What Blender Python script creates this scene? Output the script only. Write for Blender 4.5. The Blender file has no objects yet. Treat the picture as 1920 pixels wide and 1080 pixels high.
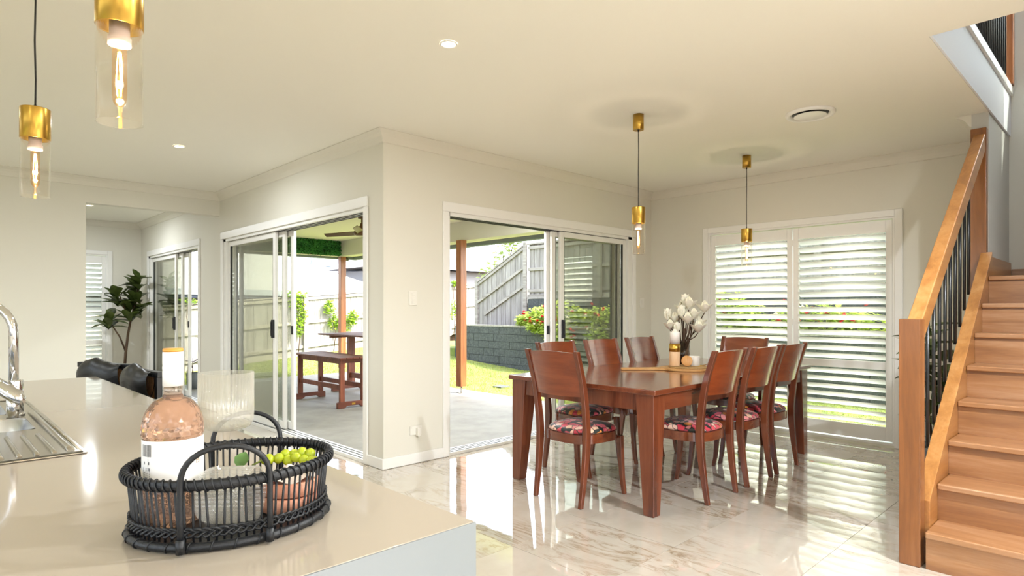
import bpy, math, random
from mathutils import Vector, Matrix
R = random.Random(7)
PI = math.pi
sc = bpy.context.scene
C = sc.collection

# ------------------------------------------------------------------ camera
cam = bpy.data.cameras.new('camera')
cam.sensor_width = 36.0
cam.lens = 36.0 * 1149.0 / 1920.0
cam.shift_y = 40.0 / 1920.0
cam.clip_start = 0.05
cam.clip_end = 300
camo = bpy.data.objects.new('camera', cam)
camo.location = (-2.656, -4.227, 1.28)
camo.rotation_euler = (PI / 2, 0, math.atan2(.7193, .6947) - PI / 2)
C.objects.link(camo)
sc.camera = camo

# ------------------------------------------------------------------ sky, sun, exposure
SUN_DIR = Vector((.42, -.80, 1.0)).normalized()          # towards the sun
world = bpy.data.worlds.new('sky'); sc.world = world
world.use_nodes = True
wn = world.node_tree.nodes; wl = world.node_tree.links
sky = wn.new('ShaderNodeTexSky'); sky.sky_type = 'NISHITA'; sky.sun_disc = False
sky.sun_elevation = math.asin(SUN_DIR.z)
sky.sun_rotation = math.atan2(SUN_DIR.x, SUN_DIR.y)
sky.air_density = 1.0; sky.dust_density = 3.0; sky.ozone_density = 1.0
hz = wn.new('ShaderNodeHueSaturation'); hz.inputs['Saturation'].default_value = .5      # hazy bright sky
wl.new(sky.outputs[0], hz.inputs['Color']); wl.new(hz.outputs[0], wn['Background'].inputs[0])
wn['Background'].inputs[1].default_value = 0.50
sun = bpy.data.lights.new('sun', 'SUN'); sun.energy = 3.4; sun.angle = math.radians(.6); sun.color = (1, .95, .87)
suno = bpy.data.objects.new('sun', sun)
suno.rotation_euler = SUN_DIR.to_track_quat('Z', 'Y').to_euler(); suno.location = (6, -10, 14)
C.objects.link(suno)
sc.view_settings.view_transform = 'Standard'; sc.view_settings.look = 'None'
sc.view_settings.gamma = 1.0; sc.view_settings.use_curve_mapping = False
sc.view_settings.exposure = 1.28
DOWNLIGHT_W = 13.0
PENDANT_W = 3.5
sc.cycles.use_adaptive_sampling = True; sc.cycles.adaptive_threshold = .05
sc.cycles.max_bounces = 8; sc.cycles.diffuse_bounces = 4; sc.cycles.glossy_bounces = 4
sc.cycles.transmission_bounces = 8; sc.cycles.transparent_max_bounces = 12
sc.cycles.caustics_refractive = False; sc.cycles.caustics_reflective = False
sc.cycles.sample_clamp_indirect = 6.0

# ------------------------------------------------------------------ materials
def lin(c):
    if isinstance(c, str): c = tuple(int(c[i:i + 2], 16) for i in (0, 2, 4))
    r = []
    for v in c[:3]:
        v /= 255.0
        r.append(v / 12.92 if v <= .04045 else ((v + .055) / 1.055) ** 2.4)
    return (*r, 1.0)
MATS = {}
class NT:
    def __init__(s, name):
        s.m = bpy.data.materials.new(name); s.m.use_nodes = True
        s.n = s.m.node_tree.nodes; s.l = s.m.node_tree.links; s.b = s.n['Principled BSDF']; MATS[name] = s.m
    def add(s, t, **kw):
        n = s.n.new(t)
        for k, v in kw.items(): setattr(n, k, v)
        return n
    def link(s, a, b): s.l.new(a, b)
    def coord(s, scale=(1, 1, 1), rnd=True, rot=(0, 0, 0), world=False):
        mp = s.add('ShaderNodeMapping'); mp.inputs['Scale'].default_value = scale; mp.inputs['Rotation'].default_value = rot
        if world: src = s.add('ShaderNodeNewGeometry').outputs['Position']
        else: src = s.add('ShaderNodeTexCoord').outputs['Object']
        if rnd:
            oi = s.add('ShaderNodeObjectInfo'); mu = s.add('ShaderNodeVectorMath', operation='SCALE')
            cx = s.add('ShaderNodeCombineXYZ')
            m2 = s.add('ShaderNodeMath', operation='MULTIPLY'); m2.inputs[1].default_value = 37.0
            m3 = s.add('ShaderNodeMath', operation='MULTIPLY'); m3.inputs[1].default_value = 91.0
            s.link(oi.outputs['Random'], m2.inputs[0]); s.link(oi.outputs['Random'], m3.inputs[0])
            s.link(m2.outputs[0], cx.inputs[0]); s.link(m3.outputs[0], cx.inputs[1]); s.link(m2.outputs[0], cx.inputs[2])
            ad = s.add('ShaderNodeVectorMath', operation='ADD'); s.link(src, ad.inputs[0]); s.link(cx.outputs[0], ad.inputs[1])
            src = ad.outputs[0]
        s.link(src, mp.inputs['Vector'])
        return mp.outputs[0]
    def noise(s, vec, scale, detail=4, rough=.55, dist=0):
        n = s.add('ShaderNodeTexNoise'); n.inputs['Scale'].default_value = scale; n.inputs['Detail'].default_value = detail
        n.inputs['Roughness'].default_value = rough; n.inputs['Distortion'].default_value = dist
        if vec is not None: s.link(vec, n.inputs['Vector'])
        return n
    def ramp(s, fac, stops, interp='LINEAR'):
        r = s.add('ShaderNodeValToRGB'); e = r.color_ramp.elements; r.color_ramp.interpolation = interp
        while len(e) > 1: e.remove(e[-1])
        e[0].position = stops[0][0]; e[0].color = lin(stops[0][1])
        for p, c in stops[1:]:
            q = e.new(p); q.color = lin(c)
        s.link(fac, r.inputs[0]); return r
    def bump(s, h, strength=.2, dist=.01):
        b = s.add('ShaderNodeBump'); b.inputs['Strength'].default_value = strength; b.inputs['Distance'].default_value = dist
        s.link(h, b.inputs['Height']); s.link(b.outputs[0], s.b.inputs['Normal']); return b
    def set(s, **kw):
        for k, v in kw.items(): s.b.inputs[k.replace('_', ' ')].default_value = v
        return s

def plain(name, col, rough=.5, metal=0.0, bump=0, bscale=60, **kw):
    t = NT(name); t.set(Base_Color=lin(col), Roughness=rough, Metallic=metal, **kw)
    if bump:
        n = t.noise(t.coord(rnd=False), bscale, 3); t.bump(n.outputs[0], bump, .002)
    return t.m
def wood(name, c1, c2, c3, rough, axis, scale=1.0, coat=0.0, contrast=1.0, knots=0.0):
    t = NT(name); sx = [14 * scale] * 3; sx['xyz'.index(axis)] = 1.1 * scale
    v = t.coord(tuple(sx))
    n1 = t.noise(v, 1.0, 6, .6, .6); n2 = t.noise(t.coord(tuple(x * 6 for x in sx)), 1.0, 4, .7)
    mx = t.add('ShaderNodeMath', operation='MULTIPLY_ADD'); mx.inputs[1].default_value = .3
    t.link(n2.outputs[0], mx.inputs[0]); t.link(n1.outputs[0], mx.inputs[2])
    rp = t.ramp(mx.outputs[0], [(.42, c1), (.64, c2), (.88, c3)])
    t.link(rp.outputs[0], t.b.inputs['Base Color']); t.set(Roughness=rough)
    if coat: t.set(Coat_Weight=coat, Coat_Roughness=.12)
    t.bump(mx.outputs[0], .12, .002)
    return t.m
def thin_glass(name, tint, gloss_tint='ffffff', base=.06, rough=.0, ior=1.5, boost=1.0):
    t = NT(name); t.n.remove(t.b)
    lw = t.add('ShaderNodeLayerWeight'); lw.inputs[0].default_value = .5
    fr = t.add('ShaderNodeMath', operation='POWER'); fr.inputs[1].default_value = 4.0; t.link(lw.outputs['Facing'], fr.inputs[0])
    ma = t.add('ShaderNodeMath', operation='MULTIPLY_ADD'); ma.inputs[1].default_value = boost; ma.inputs[2].default_value = base; ma.use_clamp = True
    t.link(fr.outputs[0], ma.inputs[0])
    tr = t.add('ShaderNodeBsdfTransparent'); tr.inputs[0].default_value = lin(tint)
    gl = t.add('ShaderNodeBsdfGlossy'); gl.inputs[0].default_value = lin(gloss_tint); gl.inputs['Roughness'].default_value = rough
    mx = t.add('ShaderNodeMixShader'); t.link(ma.outputs[0], mx.inputs[0]); t.link(tr.outputs[0], mx.inputs[1]); t.link(gl.outputs[0], mx.inputs[2])
    t.link(mx.outputs[0], t.n['Material Output'].inputs[0]); return t.m
def emit(name, col, strength):
    t = NT(name); t.set(Base_Color=lin(col), Emission_Color=lin(col), Emission_Strength=strength); return t.m

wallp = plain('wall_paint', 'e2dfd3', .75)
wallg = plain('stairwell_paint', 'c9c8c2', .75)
ceilp = plain('ceiling_paint', 'f2efe4', .85)
trimw = plain('trim_enamel', 'f3f2ee', .35)
shutw = plain('shutter_enamel', 'f3f2ee', .4)
def louvre_mat():
    t = NT('louvre_polymer'); t.set(Base_Color=lin('f2f1ec'), Roughness=.45)
    tr = t.add('ShaderNodeBsdfTranslucent'); tr.inputs[0].default_value = lin('f6f4ee')
    mx = t.add('ShaderNodeMixShader'); mx.inputs[0].default_value = .82
    t.link(t.b.outputs[0], mx.inputs[1]); t.link(tr.outputs[0], mx.inputs[2]); t.link(mx.outputs[0], t.n['Material Output'].inputs[0]); return t.m
louvrem = louvre_mat()
alu = plain('powdercoat_white', 'efeee9', .35)
black = plain('black_plastic', '15161a', .4)
gasket = plain('dark_gasket', '3a3d3a', .5)
whitep = plain('white_plastic', 'ebe8df', .35)
brass = plain('brushed_brass', 'c9a04a', .28, 1.0)
chrome = plain('chrome', 'd8d8da', .06, 1.0)
steel = plain('sink_steel', 'b9b5ac', .22, 1.0)
blackm = plain('black_metal', '0d0e10', .35, Specular_IOR_Level=.6)
cordm = plain('black_cord', '17130f', .6)
ceram = plain('socket_ceramic', 'f2d9cc', .4)
bench_m = plain('stone_benchtop', 'b8ac9c', .08, Coat_Weight=.3, Coat_Roughness=.03)
bench_e = plain('stone_end_panel', '7f8588', .3, bump=.03, bscale=300)
cab_m = plain('cabinet_laminate', 'd8d2c6', .45)
clearg = thin_glass('clear_glass', 'fdfcfa', base=.015, boost=.7)
def rib_glass():
    m = thin_glass('ribbed_glass', 'fbfaf6', base=.06, boost=.8, rough=.05); nt = m.node_tree; o = nt.nodes['Material Output']
    src = o.inputs[0].links[0].from_socket; d = nt.nodes.new('ShaderNodeBsdfTranslucent'); d.inputs[0].default_value = (.95, .95, .92, 1)
    d2 = nt.nodes.new('ShaderNodeBsdfDiffuse'); d2.inputs[0].default_value = (.95, .95, .92, 1)
    a = nt.nodes.new('ShaderNodeMixShader'); a.inputs[0].default_value = .5; nt.links.new(d.outputs[0], a.inputs[1]); nt.links.new(d2.outputs[0], a.inputs[2])
    x = nt.nodes.new('ShaderNodeMixShader'); x.inputs[0].default_value = .17
    nt.links.new(src, x.inputs[1]); nt.links.new(a.outputs[0], x.inputs[2]); nt.links.new(x.outputs[0], o.inputs[0]); return m
ribg = rib_glass()
doorg = thin_glass('door_glass', 'eeefea', base=.045, boost=.8)
windg = thin_glass('window_glass', 'eef2ee', base=.03)
leather = plain('black_leather', '101112', .40, bump=.25, bscale=160)
candle = plain('candle_wax', 'f1ece2', .5, Subsurface_Weight=.15)
lead = plain('roof_white', 'aeadab', .7)
concrete = None

def marble():
    t = NT('marble_tile'); v = t.coord((1, 1, 1), world=True)
    n0 = t.noise(v, 1.1, 3, .5)
    w = t.add('ShaderNodeTexNoise'); 
    mp = t.coord((2.0, 0.55, 1), world=True, rot=(0, 0, .55))
    n1 = t.noise(mp, 2.6, 7, .62, 1.6)
    # thin veins where the noise crosses .5
    sb = t.add('ShaderNodeMath', operation='SUBTRACT'); sb.inputs[1].default_value = .5; t.link(n1.outputs[0], sb.inputs[0])
    ab = t.add('ShaderNodeMath', operation='ABSOLUTE'); t.link(sb.outputs[0], ab.inputs[0])
    vein = t.ramp(ab.outputs[0], [(.0, '98836a'), (.008, 'b3a088'), (.025, 'c6bbaa'), (.07, 'd2c9bb')])
    mk = t.ramp(n0.outputs[0], [(.43, '000000'), (.60, 'ffffff')])
    mix = t.add('ShaderNodeMix', data_type='RGBA'); t.link(mk.outputs[0], mix.inputs['Factor'])
    mix.inputs[6].default_value = lin('d1c8ba'); t.link(vein.outputs[0], mix.inputs[7])
    n2 = t.noise(v, 3.5, 4, .6); cl = t.ramp(n2.outputs[0], [(.35, 'ddd6ca'), (.65, 'ffffff')])
    mu = t.add('ShaderNodeMix', data_type='RGBA', blend_type='MULTIPLY'); mu.inputs['Factor'].default_value = .35
    t.link(mix.outputs[2], mu.inputs[6]); t.link(cl.outputs[0], mu.inputs[7])
    t.link(mu.outputs[2], t.b.inputs['Base Color'])
    t.set(Roughness=.035, IOR=1.6, Coat_Weight=1.0, Coat_IOR=1.9, Coat_Roughness=.02)
    n3 = t.noise(t.coord((1, 1, 1), world=True), 7.0, 1, .4)
    b = t.bump(n3.outputs[0], .05, .012); t.link(b.outputs[0], t.b.inputs['Coat Normal'])
    return t.m
marb = marble()
grout = plain('grout', 'a8977e', .8)
redwood = wood('mahogany_stain', '4a2012', '6c351e', '7e452a', .26, 'z', .8, coat=.5)
redwoodx = wood('mahogany_stain_long', '552818', '703821', '814629', .18, 'x', .8, coat=.7)
panelw = wood('mahogany_panel', '6a2f17', '813c1e', '8f4927', .18, 'x', .6, coat=.7)
oak_t = wood('stair_oak_cross', '7e5435', '9a6c45', 'b08866', .30, 'y', .8, coat=.2)
oak_l = wood('stair_oak_long', '8f5c2e', 'ab743c', 'be8b54', .30, 'x', .7, coat=.2)
oak_v = wood('stair_oak_post', '6e4222', '86532a', '99663d', .28, 'z', .7, coat=.25)
postw = wood('post_timber', '6a381b', '9a5c30', 'ad7444', .4, 'z', .8, coat=.2)
outw = wood('outdoor_timber', '4b2517', '6f3a26', '87513a', .45, 'x', .9)
outz = wood('outdoor_timber_upright', '5a2b1b', '7d4029', '96573d', .45, 'z', .9)
paling = wood('weathered_paling', '77726d', '9a9590', 'b6b2ad', .85, 'z', .9)
railw = wood('weathered_rail', '817a72', 'a39c92', 'bdb7ad', .85, 'x', .9)
railwy = wood('weathered_rail_y', '7c766f', '9d978f', 'b5afa7', .85, 'y', .9)
boardw = wood('board_wood', 'a8743f', 'cb9a5e', 'deb680', .45, 'x', 1.0)
blockw = wood('holder_wood', 'c99a70', 'dcb48a', 'e6c7a2', .55, 'z', 2.0)
lidw = wood('lid_wood', 'b97f45', 'cb9455', 'd8a768', .5, 'x', 1.6)
def speck(name, c1, c2, c3, scale, rough=.8, bump=.4, bd=.01, world=True):
    t = NT(name); v = t.coord((1, 1, 1), world=world, rnd=not world); n = t.noise(v, scale, 8, .65)
    r = t.ramp(n.outputs[0], [(.3, c1), (.52, c2), (.75, c3)]); t.link(r.outputs[0], t.b.inputs['Base Color'])
    t.set(Roughness=rough); t.bump(n.outputs[0], bump, bd); return t.m
concrete = speck('patio_concrete', '8c8880', '9a968d', 'a6a299', 3.0, .6, .1)
lawn_m = speck('lawn_turf', '5f7032', '7f8b45', '9c9d5c', 2.2, .95, .5, .03)
block_m = speck('block_split_face', '3a3e3e', '505453', '686c6a', 22, .9, .45, .008, world=False)
cap_m = speck('wall_cap', '8a867e', 'a09c94', 'b4b0a8', 20, .9, .3)
soil = speck('garden_soil', '3a2c20', '54412f', '6b573f', 12, .95, .6, .03)
wick = speck('pale_wicker', '8d7a61', 'b5a286', 'cdbc9f', 60, .8, .6, .004, world=False)
cane_m = speck('cane_weave', '7d5533', 'a67647', 'c0925f', 90, .7, .6, .003, world=False)
nbwall = plain('neighbour_wall', '9a9a9c', .8)
nbwall2 = plain('neighbour_render', '858fa3', .8)
nbroof2 = plain('neighbour_grey_roof', '6f7888', .7)
fascia = plain('fascia_grey', '6f7880', .6)
gutter = plain('gutter_grey', 'aab0b6', .5)
soffit = plain('patio_lining', 'efe9d6', .8)
beamp = plain('beam_paint', 'd6d2c6', .8)
potm = plain('grey_pot', '6c7274', .6)
fanm = plain('fan_bronze', '6b4c2e', .4, .3)
wovenm = speck('woven_seagrass', '8a6a3e', 'b28f5c', 'cdb080', 110, .8, .8, .004, world=False)
pinkm = speck('blush_clay', 'd98e70', 'e6a487', 'f0b79c', 14, .55, .2, .002, world=False)
napk = plain('napkin_linen', 'eadad0', .85, bump=.3, bscale=200)
magn = plain('magnolia_petal', 'fdf8e6', .6, Subsurface_Weight=.1)
twig = plain('magnolia_twig', '4b3626', .8)
smoke = thin_glass('smoky_vase_glass', 'd9d0ca', base=.04)
ropem = plain('black_cane', '14161a', .45, bump=.4, bscale=300)
def leafm(name, c1, c2, rough=.5, trans=.0):
    t = NT(name); oi = t.add('ShaderNodeObjectInfo'); n = t.noise(t.coord(rnd=False), 9, 3)
    r = t.ramp(n.outputs[0], [(.3, c1), (.7, c2)]); t.link(r.outputs[0], t.b.inputs['Base Color']); t.set(Roughness=rough)
    if trans:
        tr = t.add('ShaderNodeBsdfTranslucent'); t.link(r.outputs[0], tr.inputs[0]); mx = t.add('ShaderNodeMixShader'); mx.inputs[0].default_value = trans
        t.link(t.b.outputs[0], mx.inputs[1]); t.link(tr.outputs[0], mx.inputs[2]); t.link(mx.outputs[0], t.n['Material Output'].inputs[0])
    return t.m
leaf_dark = leafm('rubber_leaf', '38481f', '65763a', .35, .15)
leaf_hedge = leafm('hedge_leaf', '2a6e36', '56a552', .6, .3)
leaf_vine = leafm('vine_leaf', '6a9422', 'b0cc44', .5, .4)
leaf_shrub = leafm('shrub_leaf', '9cb944', 'd9e17f', .5, .45)
leaf_tree = leafm('tree_leaf', '7f9a44', 'b4c274', .5, .4)
leaf_brown = leafm('maroon_leaf', '4a2a24', '7a4a3c', .5)
grass_m = leafm('grass_blade', '75883a', 'b4b565', .8, .3)
petal_r = plain('red_petal', 'd0202c', .6)
petal_w = plain('white_petal', 'f2e9dd', .6)
grape_m = plain('grape_skin', 'b6c32a', .25, Subsurface_Weight=.3, Subsurface_Radius=(.01, .01, .003))
def fabric():
    t = NT('floral_fabric'); v = t.coord((1, 1, 1))
    d = t.noise(v, 11, 2); ad = t.add('ShaderNodeVectorMath', operation='MULTIPLY_ADD')
    ad.inputs[1].default_value = (.05, .05, .05); t.link(d.outputs['Color'], ad.inputs[0]); t.link(v, ad.inputs[2])
    vo = t.add('ShaderNodeTexVoronoi'); vo.inputs['Scale'].default_value = 23; t.link(ad.outputs[0], vo.inputs['Vector'])
    ve = t.add('ShaderNodeTexVoronoi', feature='DISTANCE_TO_EDGE'); ve.inputs['Scale'].default_value = 23; t.link(ad.outputs[0], ve.inputs['Vector'])
    sp = t.add('ShaderNodeSeparateColor'); t.link(vo.outputs['Color'], sp.inputs[0])
    cr = t.ramp(sp.outputs[0], [(0, '1d2420'), (.17, 'd9505c'), (.30, 'ee9a98'), (.44, 'e8953f'), (.54, 'c93a4c'), (.64, 'f0c9b4'), (.78, '2a332c'), (.86, 'd65d6e'), (.95, 'e9c0a0')], 'CONSTANT')
    # petal rings inside each flower
    m1 = t.add('ShaderNodeMath', operation='MULTIPLY'); m1.inputs[1].default_value = 95; t.link(vo.outputs['Distance'], m1.inputs[0])
    sn = t.add('ShaderNodeMath', operation='SINE'); t.link(m1.outputs[0], sn.inputs[0])
    rr = t.ramp(sn.outputs[0], [(.0, 'ffffff'), (.75, 'ffffff'), (.9, 'a8606a')])
    mu = t.add('ShaderNodeMix', data_type='RGBA', blend_type='MULTIPLY'); mu.inputs['Factor'].default_value = .8
    t.link(cr.outputs[0], mu.inputs[6]); t.link(rr.outputs[0], mu.inputs[7])
    er = t.ramp(ve.outputs['Distance'], [(.03, '000000'), (.07, 'ffffff')])
    mx = t.add('ShaderNodeMix', data_type='RGBA'); t.link(er.outputs[0], mx.inputs['Factor'])
    mx.inputs[6].default_value = lin('1a2020'); t.link(mu.outputs[2], mx.inputs[7])
    t.link(mx.outputs[2], t.b.inputs['Base Color']); t.set(Roughness=.45, Sheen_Weight=.2)
    return t.m
floral = fabric()
wine = NT('rose_wine'); wine.set(Base_Color=lin('f7c7ab'), Roughness=.03, Transmission_Weight=.8, IOR=1.33); wine = wine.m
labelm = plain('bottle_label', 'f3f1ee', .6)
inkm = plain('label_ink', '6a6a6c', .7)
inkg = plain('label_bronze_ink', 'b49f86', .6)
capm = plain('bottle_capsule', 'f3f1ee', .4)
captop = plain('capsule_top', 'd79a3e', .4)
filam = emit('bulb_filament', (255, 190, 110), 30.0)
dlm = emit('downlight_lens', (255, 240, 215), 12.0)
bulbg = thin_glass('bulb_glass', 'fff1dd', 'fff0dc', base=.03, boost=.6)

# ------------------------------------------------------------------ geometry helpers
class MB:
    def __init__(s): s.v = []; s.f = []; s.sm = []
    def _add(s, vs, fs, sm=False):
        o = len(s.v); s.v += [tuple(p) for p in vs]; s.f += [tuple(i + o for i in f) for f in fs]; s.sm += [sm] * len(fs); return s
    def box(s, x0, y0, z0, x1, y1, z1):
        return s._add([(x0, y0, z0), (x1, y0, z0), (x1, y1, z0), (x0, y1, z0), (x0, y0, z1), (x1, y0, z1), (x1, y1, z1), (x0, y1, z1)],
                      [(3, 2, 1, 0), (4, 5, 6, 7), (0, 1, 5, 4), (1, 2, 6, 5), (2, 3, 7, 6), (3, 0, 4, 7)])
    def hexa(s, bot, top):
        return s._add(list(bot) + list(top), [(3, 2, 1, 0), (4, 5, 6, 7), (0, 1, 5, 4), (1, 2, 6, 5), (2, 3, 7, 6), (3, 0, 4, 7)])
    def tube(s, pts, r, n=8, closed=False, cap=True, sx=1.0):
        pts = [Vector(p) for p in pts]; m = len(pts); rings = []
        rr = r if isinstance(r, (list, tuple)) else [r] * m
        prev = None
        for i, p in enumerate(pts):
            if closed: t = pts[(i + 1) % m] - pts[i - 1]
            else: t = pts[min(i + 1, m - 1)] - pts[max(i - 1, 0)]
            t.normalize()
            if prev is None:
                a = Vector((0, 0, 1)) if abs(t.z) < .9 else Vector((1, 0, 0))
                u = t.cross(a).normalized()
            else:
                u = (prev - t * prev.dot(t)).normalized()
            prev = u; w = t.cross(u)
            rings.append([p + (u * math.cos(2 * PI * k / n) * sx + w * math.sin(2 * PI * k / n)) * rr[i] for k in range(n)])
        vs = [q for g in rings for q in g]; fs = []
        for i in range(m if closed else m - 1):
            j = (i + 1) % m
            for k in range(n):
                l = (k + 1) % n; fs.append((i * n + k, i * n + l, j * n + l, j * n + k))
        s._add(vs, fs, True)
        if cap and not closed:
            o = len(s.v) - len(vs)
            s.f.append(tuple(o + k for k in range(n))[::-1]); s.f.append(tuple(o + (m - 1) * n + k for k in range(n))); s.sm += [False, False]
        return s
    def lathe(s, prof, n=24, c=(0, 0, 0), mod=None, smooth=True, cap=True):
        vs = []; fs = []; m = len(prof)
        for i, (r, z) in enumerate(prof):
            for k in range(n):
                a = 2 * PI * k / n; q = r * (mod(a, i) if mod else 1)
                vs.append((c[0] + q * math.cos(a), c[1] + q * math.sin(a), c[2] + z))
        for i in range(m - 1):
            for k in range(n):
                l = (k + 1) % n; fs.append((i * n + k, i * n + l, (i + 1) * n + l, (i + 1) * n + k))
        s._add(vs, fs, smooth)
        if cap:
            o = len(s.v) - len(vs)
            if prof[0][0] > 1e-5: s.f.append(tuple(o + k for k in range(n))[::-1]); s.sm.append(False)
            if prof[-1][0] > 1e-5: s.f.append(tuple(o + (m - 1) * n + k for k in range(n))); s.sm.append(False)
        return s
    def prism(s, poly, h0, h1, ax='z'):
        n = len(poly)
        def P(a, b, h): return {'z': (a, b, h), 'y': (a, h, b), 'x': (h, a, b)}[ax]
        vs = [P(a, b, h0) for a, b in poly] + [P(a, b, h1) for a, b in poly]
        fs = [tuple(range(n))[::-1], tuple(range(n, 2 * n))] + [(i, (i + 1) % n, n + (i + 1) % n, n + i) for i in range(n)]
        return s._add(vs, fs)
    def grid(s, fn, nu, nv, smooth=True, wrap=False):
        vs = [fn(i / nu, j / nv) for i in range(nu + (0 if wrap else 1)) for j in range(nv + 1)]
        fs = []; mu = nu if wrap else nu + 1
        for i in range(nu):
            for j in range(nv):
                a = i * (nv + 1) + j; b = ((i + 1) % mu) * (nv + 1) + j
                fs.append((a, b, b + 1, a + 1))
        return s._add(vs, fs, smooth)
    def leaf(s, p, d, up, L, W, curl=.2, fold=.15):
        d = Vector(d).normalized(); u = Vector(up); u = (u - d * u.dot(d)); u = u.normalized() if u.length > 1e-4 else d.orthogonal().normalized()
        w = d.cross(u); p = Vector(p); vs = []
        for t, ww in ((0, .06), (.3, .8), (.6, 1.0), (.85, .6), (1, .03)):
            q = p + d * (L * t) - u * (curl * L * t * t)
            vs += [q - w * (W * ww / 2) + u * (fold * W * ww), q, q + w * (W * ww / 2) + u * (fold * W * ww)]
        fs = []
        for i in range(4):
            a = i * 3; fs += [(a, a + 1, a + 4, a + 3), (a + 1, a + 2, a + 5, a + 4)]
        return s._add(vs, fs, True)
    def mesh(s, name, mat):
        me = bpy.data.meshes.new(name); me.from_pydata(s.v, [], s.f)
        me.polygons.foreach_set('use_smooth', s.sm); me.materials.append(mat); me.update(); return me
    def build(s, name, mat, parent=None, bevel=0, seg=2, loc=None, rot=None, fixn=True):
        return link(name, s.mesh(name, mat), parent, bevel, seg, loc, rot)
def link(name, me, parent=None, bevel=0, seg=2, loc=None, rot=None):
    o = bpy.data.objects.new(name, me); C.objects.link(o)
    if parent is not None: o.parent = parent
    if loc is not None: o.location = loc
    if rot is not None: o.rotation_euler = rot
    if bevel:
        b = o.modifiers.new('bevel', 'BEVEL'); b.width = bevel; b.segments = seg; b.limit_method = 'ANGLE'; b.angle_limit = .6
        try: b.harden_normals = True
        except Exception: pass
    return o
def tag(o, label, cat, group=None):
    o['label'] = label; o['category'] = cat
    if group: o['group'] = group
    return o
def thing(name, label, cat, loc=(0, 0, 0), rz=0, group=None, rot=None):
    o = bpy.data.objects.new(name, None); C.objects.link(o); o.empty_display_size = .1
    o.location = loc; o.rotation_euler = rot or (0, 0, rz); return tag(o, label, cat, group)
def struct(o, label=None):
    o['kind'] = 'structure'
    if label: o['label'] = label
    return o
def sempty(name, label, loc=(0, 0, 0)):
    o = bpy.data.objects.new(name, None); C.objects.link(o); o.location = loc; return struct(o, label)
def stuff(o): o['kind'] = 'stuff'; return o
def copy_tree(o, parent=None):
    c = o.copy(); C.objects.link(c)
    if parent is not None: c.parent = parent
    for ch in list(o.children): copy_tree(ch, c)
    return c
def solid(us, vs, h0, h1, ax, hole=None):
    """connected slab over a grid of cells; cells for which hole(u,v) is true stay open"""
    m = MB(); nu, nv = len(us), len(vs)
    def P(a, b, h): return {'z': (a, b, h), 'y': (a, h, b), 'x': (h, a, b)}[ax]
    keep = {(i, j) for i in range(nu - 1) for j in range(nv - 1) if not (hole and hole((us[i] + us[i + 1]) / 2, (vs[j] + vs[j + 1]) / 2))}
    vv = [P(u, v, h0) for u in us for v in vs] + [P(u, v, h1) for u in us for v in vs]; N = nu * nv
    I = lambda i, j: i * nv + j
    fs = []
    for i, j in keep:
        q = (I(i, j), I(i + 1, j), I(i + 1, j + 1), I(i, j + 1))
        fs.append(q[::-1]); fs.append(tuple(k + N for k in q))
        for (di, dj), (a, b) in {(0, -1): (0, 1), (1, 0): (1, 2), (0, 1): (2, 3), (-1, 0): (3, 0)}.items():
            if (i + di, j + dj) not in keep: fs.append((q[a], q[b], q[b] + N, q[a] + N))
    used = sorted({k for f in fs for k in f}); mp = {k: n for n, k in enumerate(used)}
    return m._add([vv[k] for k in used], [tuple(mp[k] for k in f) for f in fs])
def inr(a, lo, hi): return lo < a < hi
# ------------------------------------------------------------------ room shell
CZ = 2.7; XC = 3.8; YD = 3.7; YF = 7.43; XL = -5.6; YB = -7.2; YS = -3.44; YR = -4.5; VX = 1.12
D1 = (.283, 3.58); D2 = (.652, 3.40); D3 = (4.49, 6.96); DH = 2.13
W1 = (-2.62, -.76, .02, 2.14); W2 = (-1.5, -.475, .12, 2.16)

fl = struct(solid([XL, 0, .15, XC], [YB, 0, .15, YF], -.06, -.012, 'z', lambda u, v: u > .1 and v > .1).build('floor', grout), 'glossy cream marble tiled floor')
TS = .615
tile_full = MB().box(.0012, .0012, -.012, TS - .0012, TS - .0012, 0).mesh('tile', marb)
def tile(x0, y0, x1, y1):
    if x1 - x0 > TS - .01 and y1 - y0 > TS - .01: link('tile', tile_full, fl, loc=(x0, y0, 0))
    else:
        MB().box(.0012, .0012, -.012, x1 - x0 - .0012, y1 - y0 - .0012, 0).build('tile', marb, fl, loc=(x0, y0, 0))
i0 = math.floor((XL - .262) / TS)
for i in range(i0, 8):
    for j in range(-12, 13):
        x0, y0 = .262 + i * TS, j * TS; x1, y1 = x0 + TS, y0 + TS
        x0 = max(x0, XL); x1 = min(x1, XC); y0 = max(y0, YB); y1 = min(y1, YF)
        if x1 - x0 < .01 or y1 - y0 < .01: continue
        if y0 >= -.001: x1 = min(x1, 0.0)
        if x1 - x0 < .01: continue
        if x0 < -3.0 and y0 < -4.3: continue
        if x0 > 1.1 and y1 < -4.4: continue
        tile(x0, y0, x1, y1)
struct(MB().box(XL, YB, -.012, -3.05, -4.2, -.001).build('floor_kitchen', marb), 'marble tiled kitchen floor behind the island')
struct(MB().box(-3.05, YB, -.012, 1.2, -4.9, -.0015).build('floor_entry', marb), 'marble tiled floor beside the stairs')

# ceiling with the stair void
struct(solid([XL, 0, .15, VX, XC], [YB, YR, YS, 0, .15, YF], CZ, CZ + .3, 'z',
      lambda u, v: (u > .1 and v > .1) or (u > VX and YR < v < YS)).build('ceiling', ceilp), 'smooth cream plasterboard ceiling')
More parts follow.
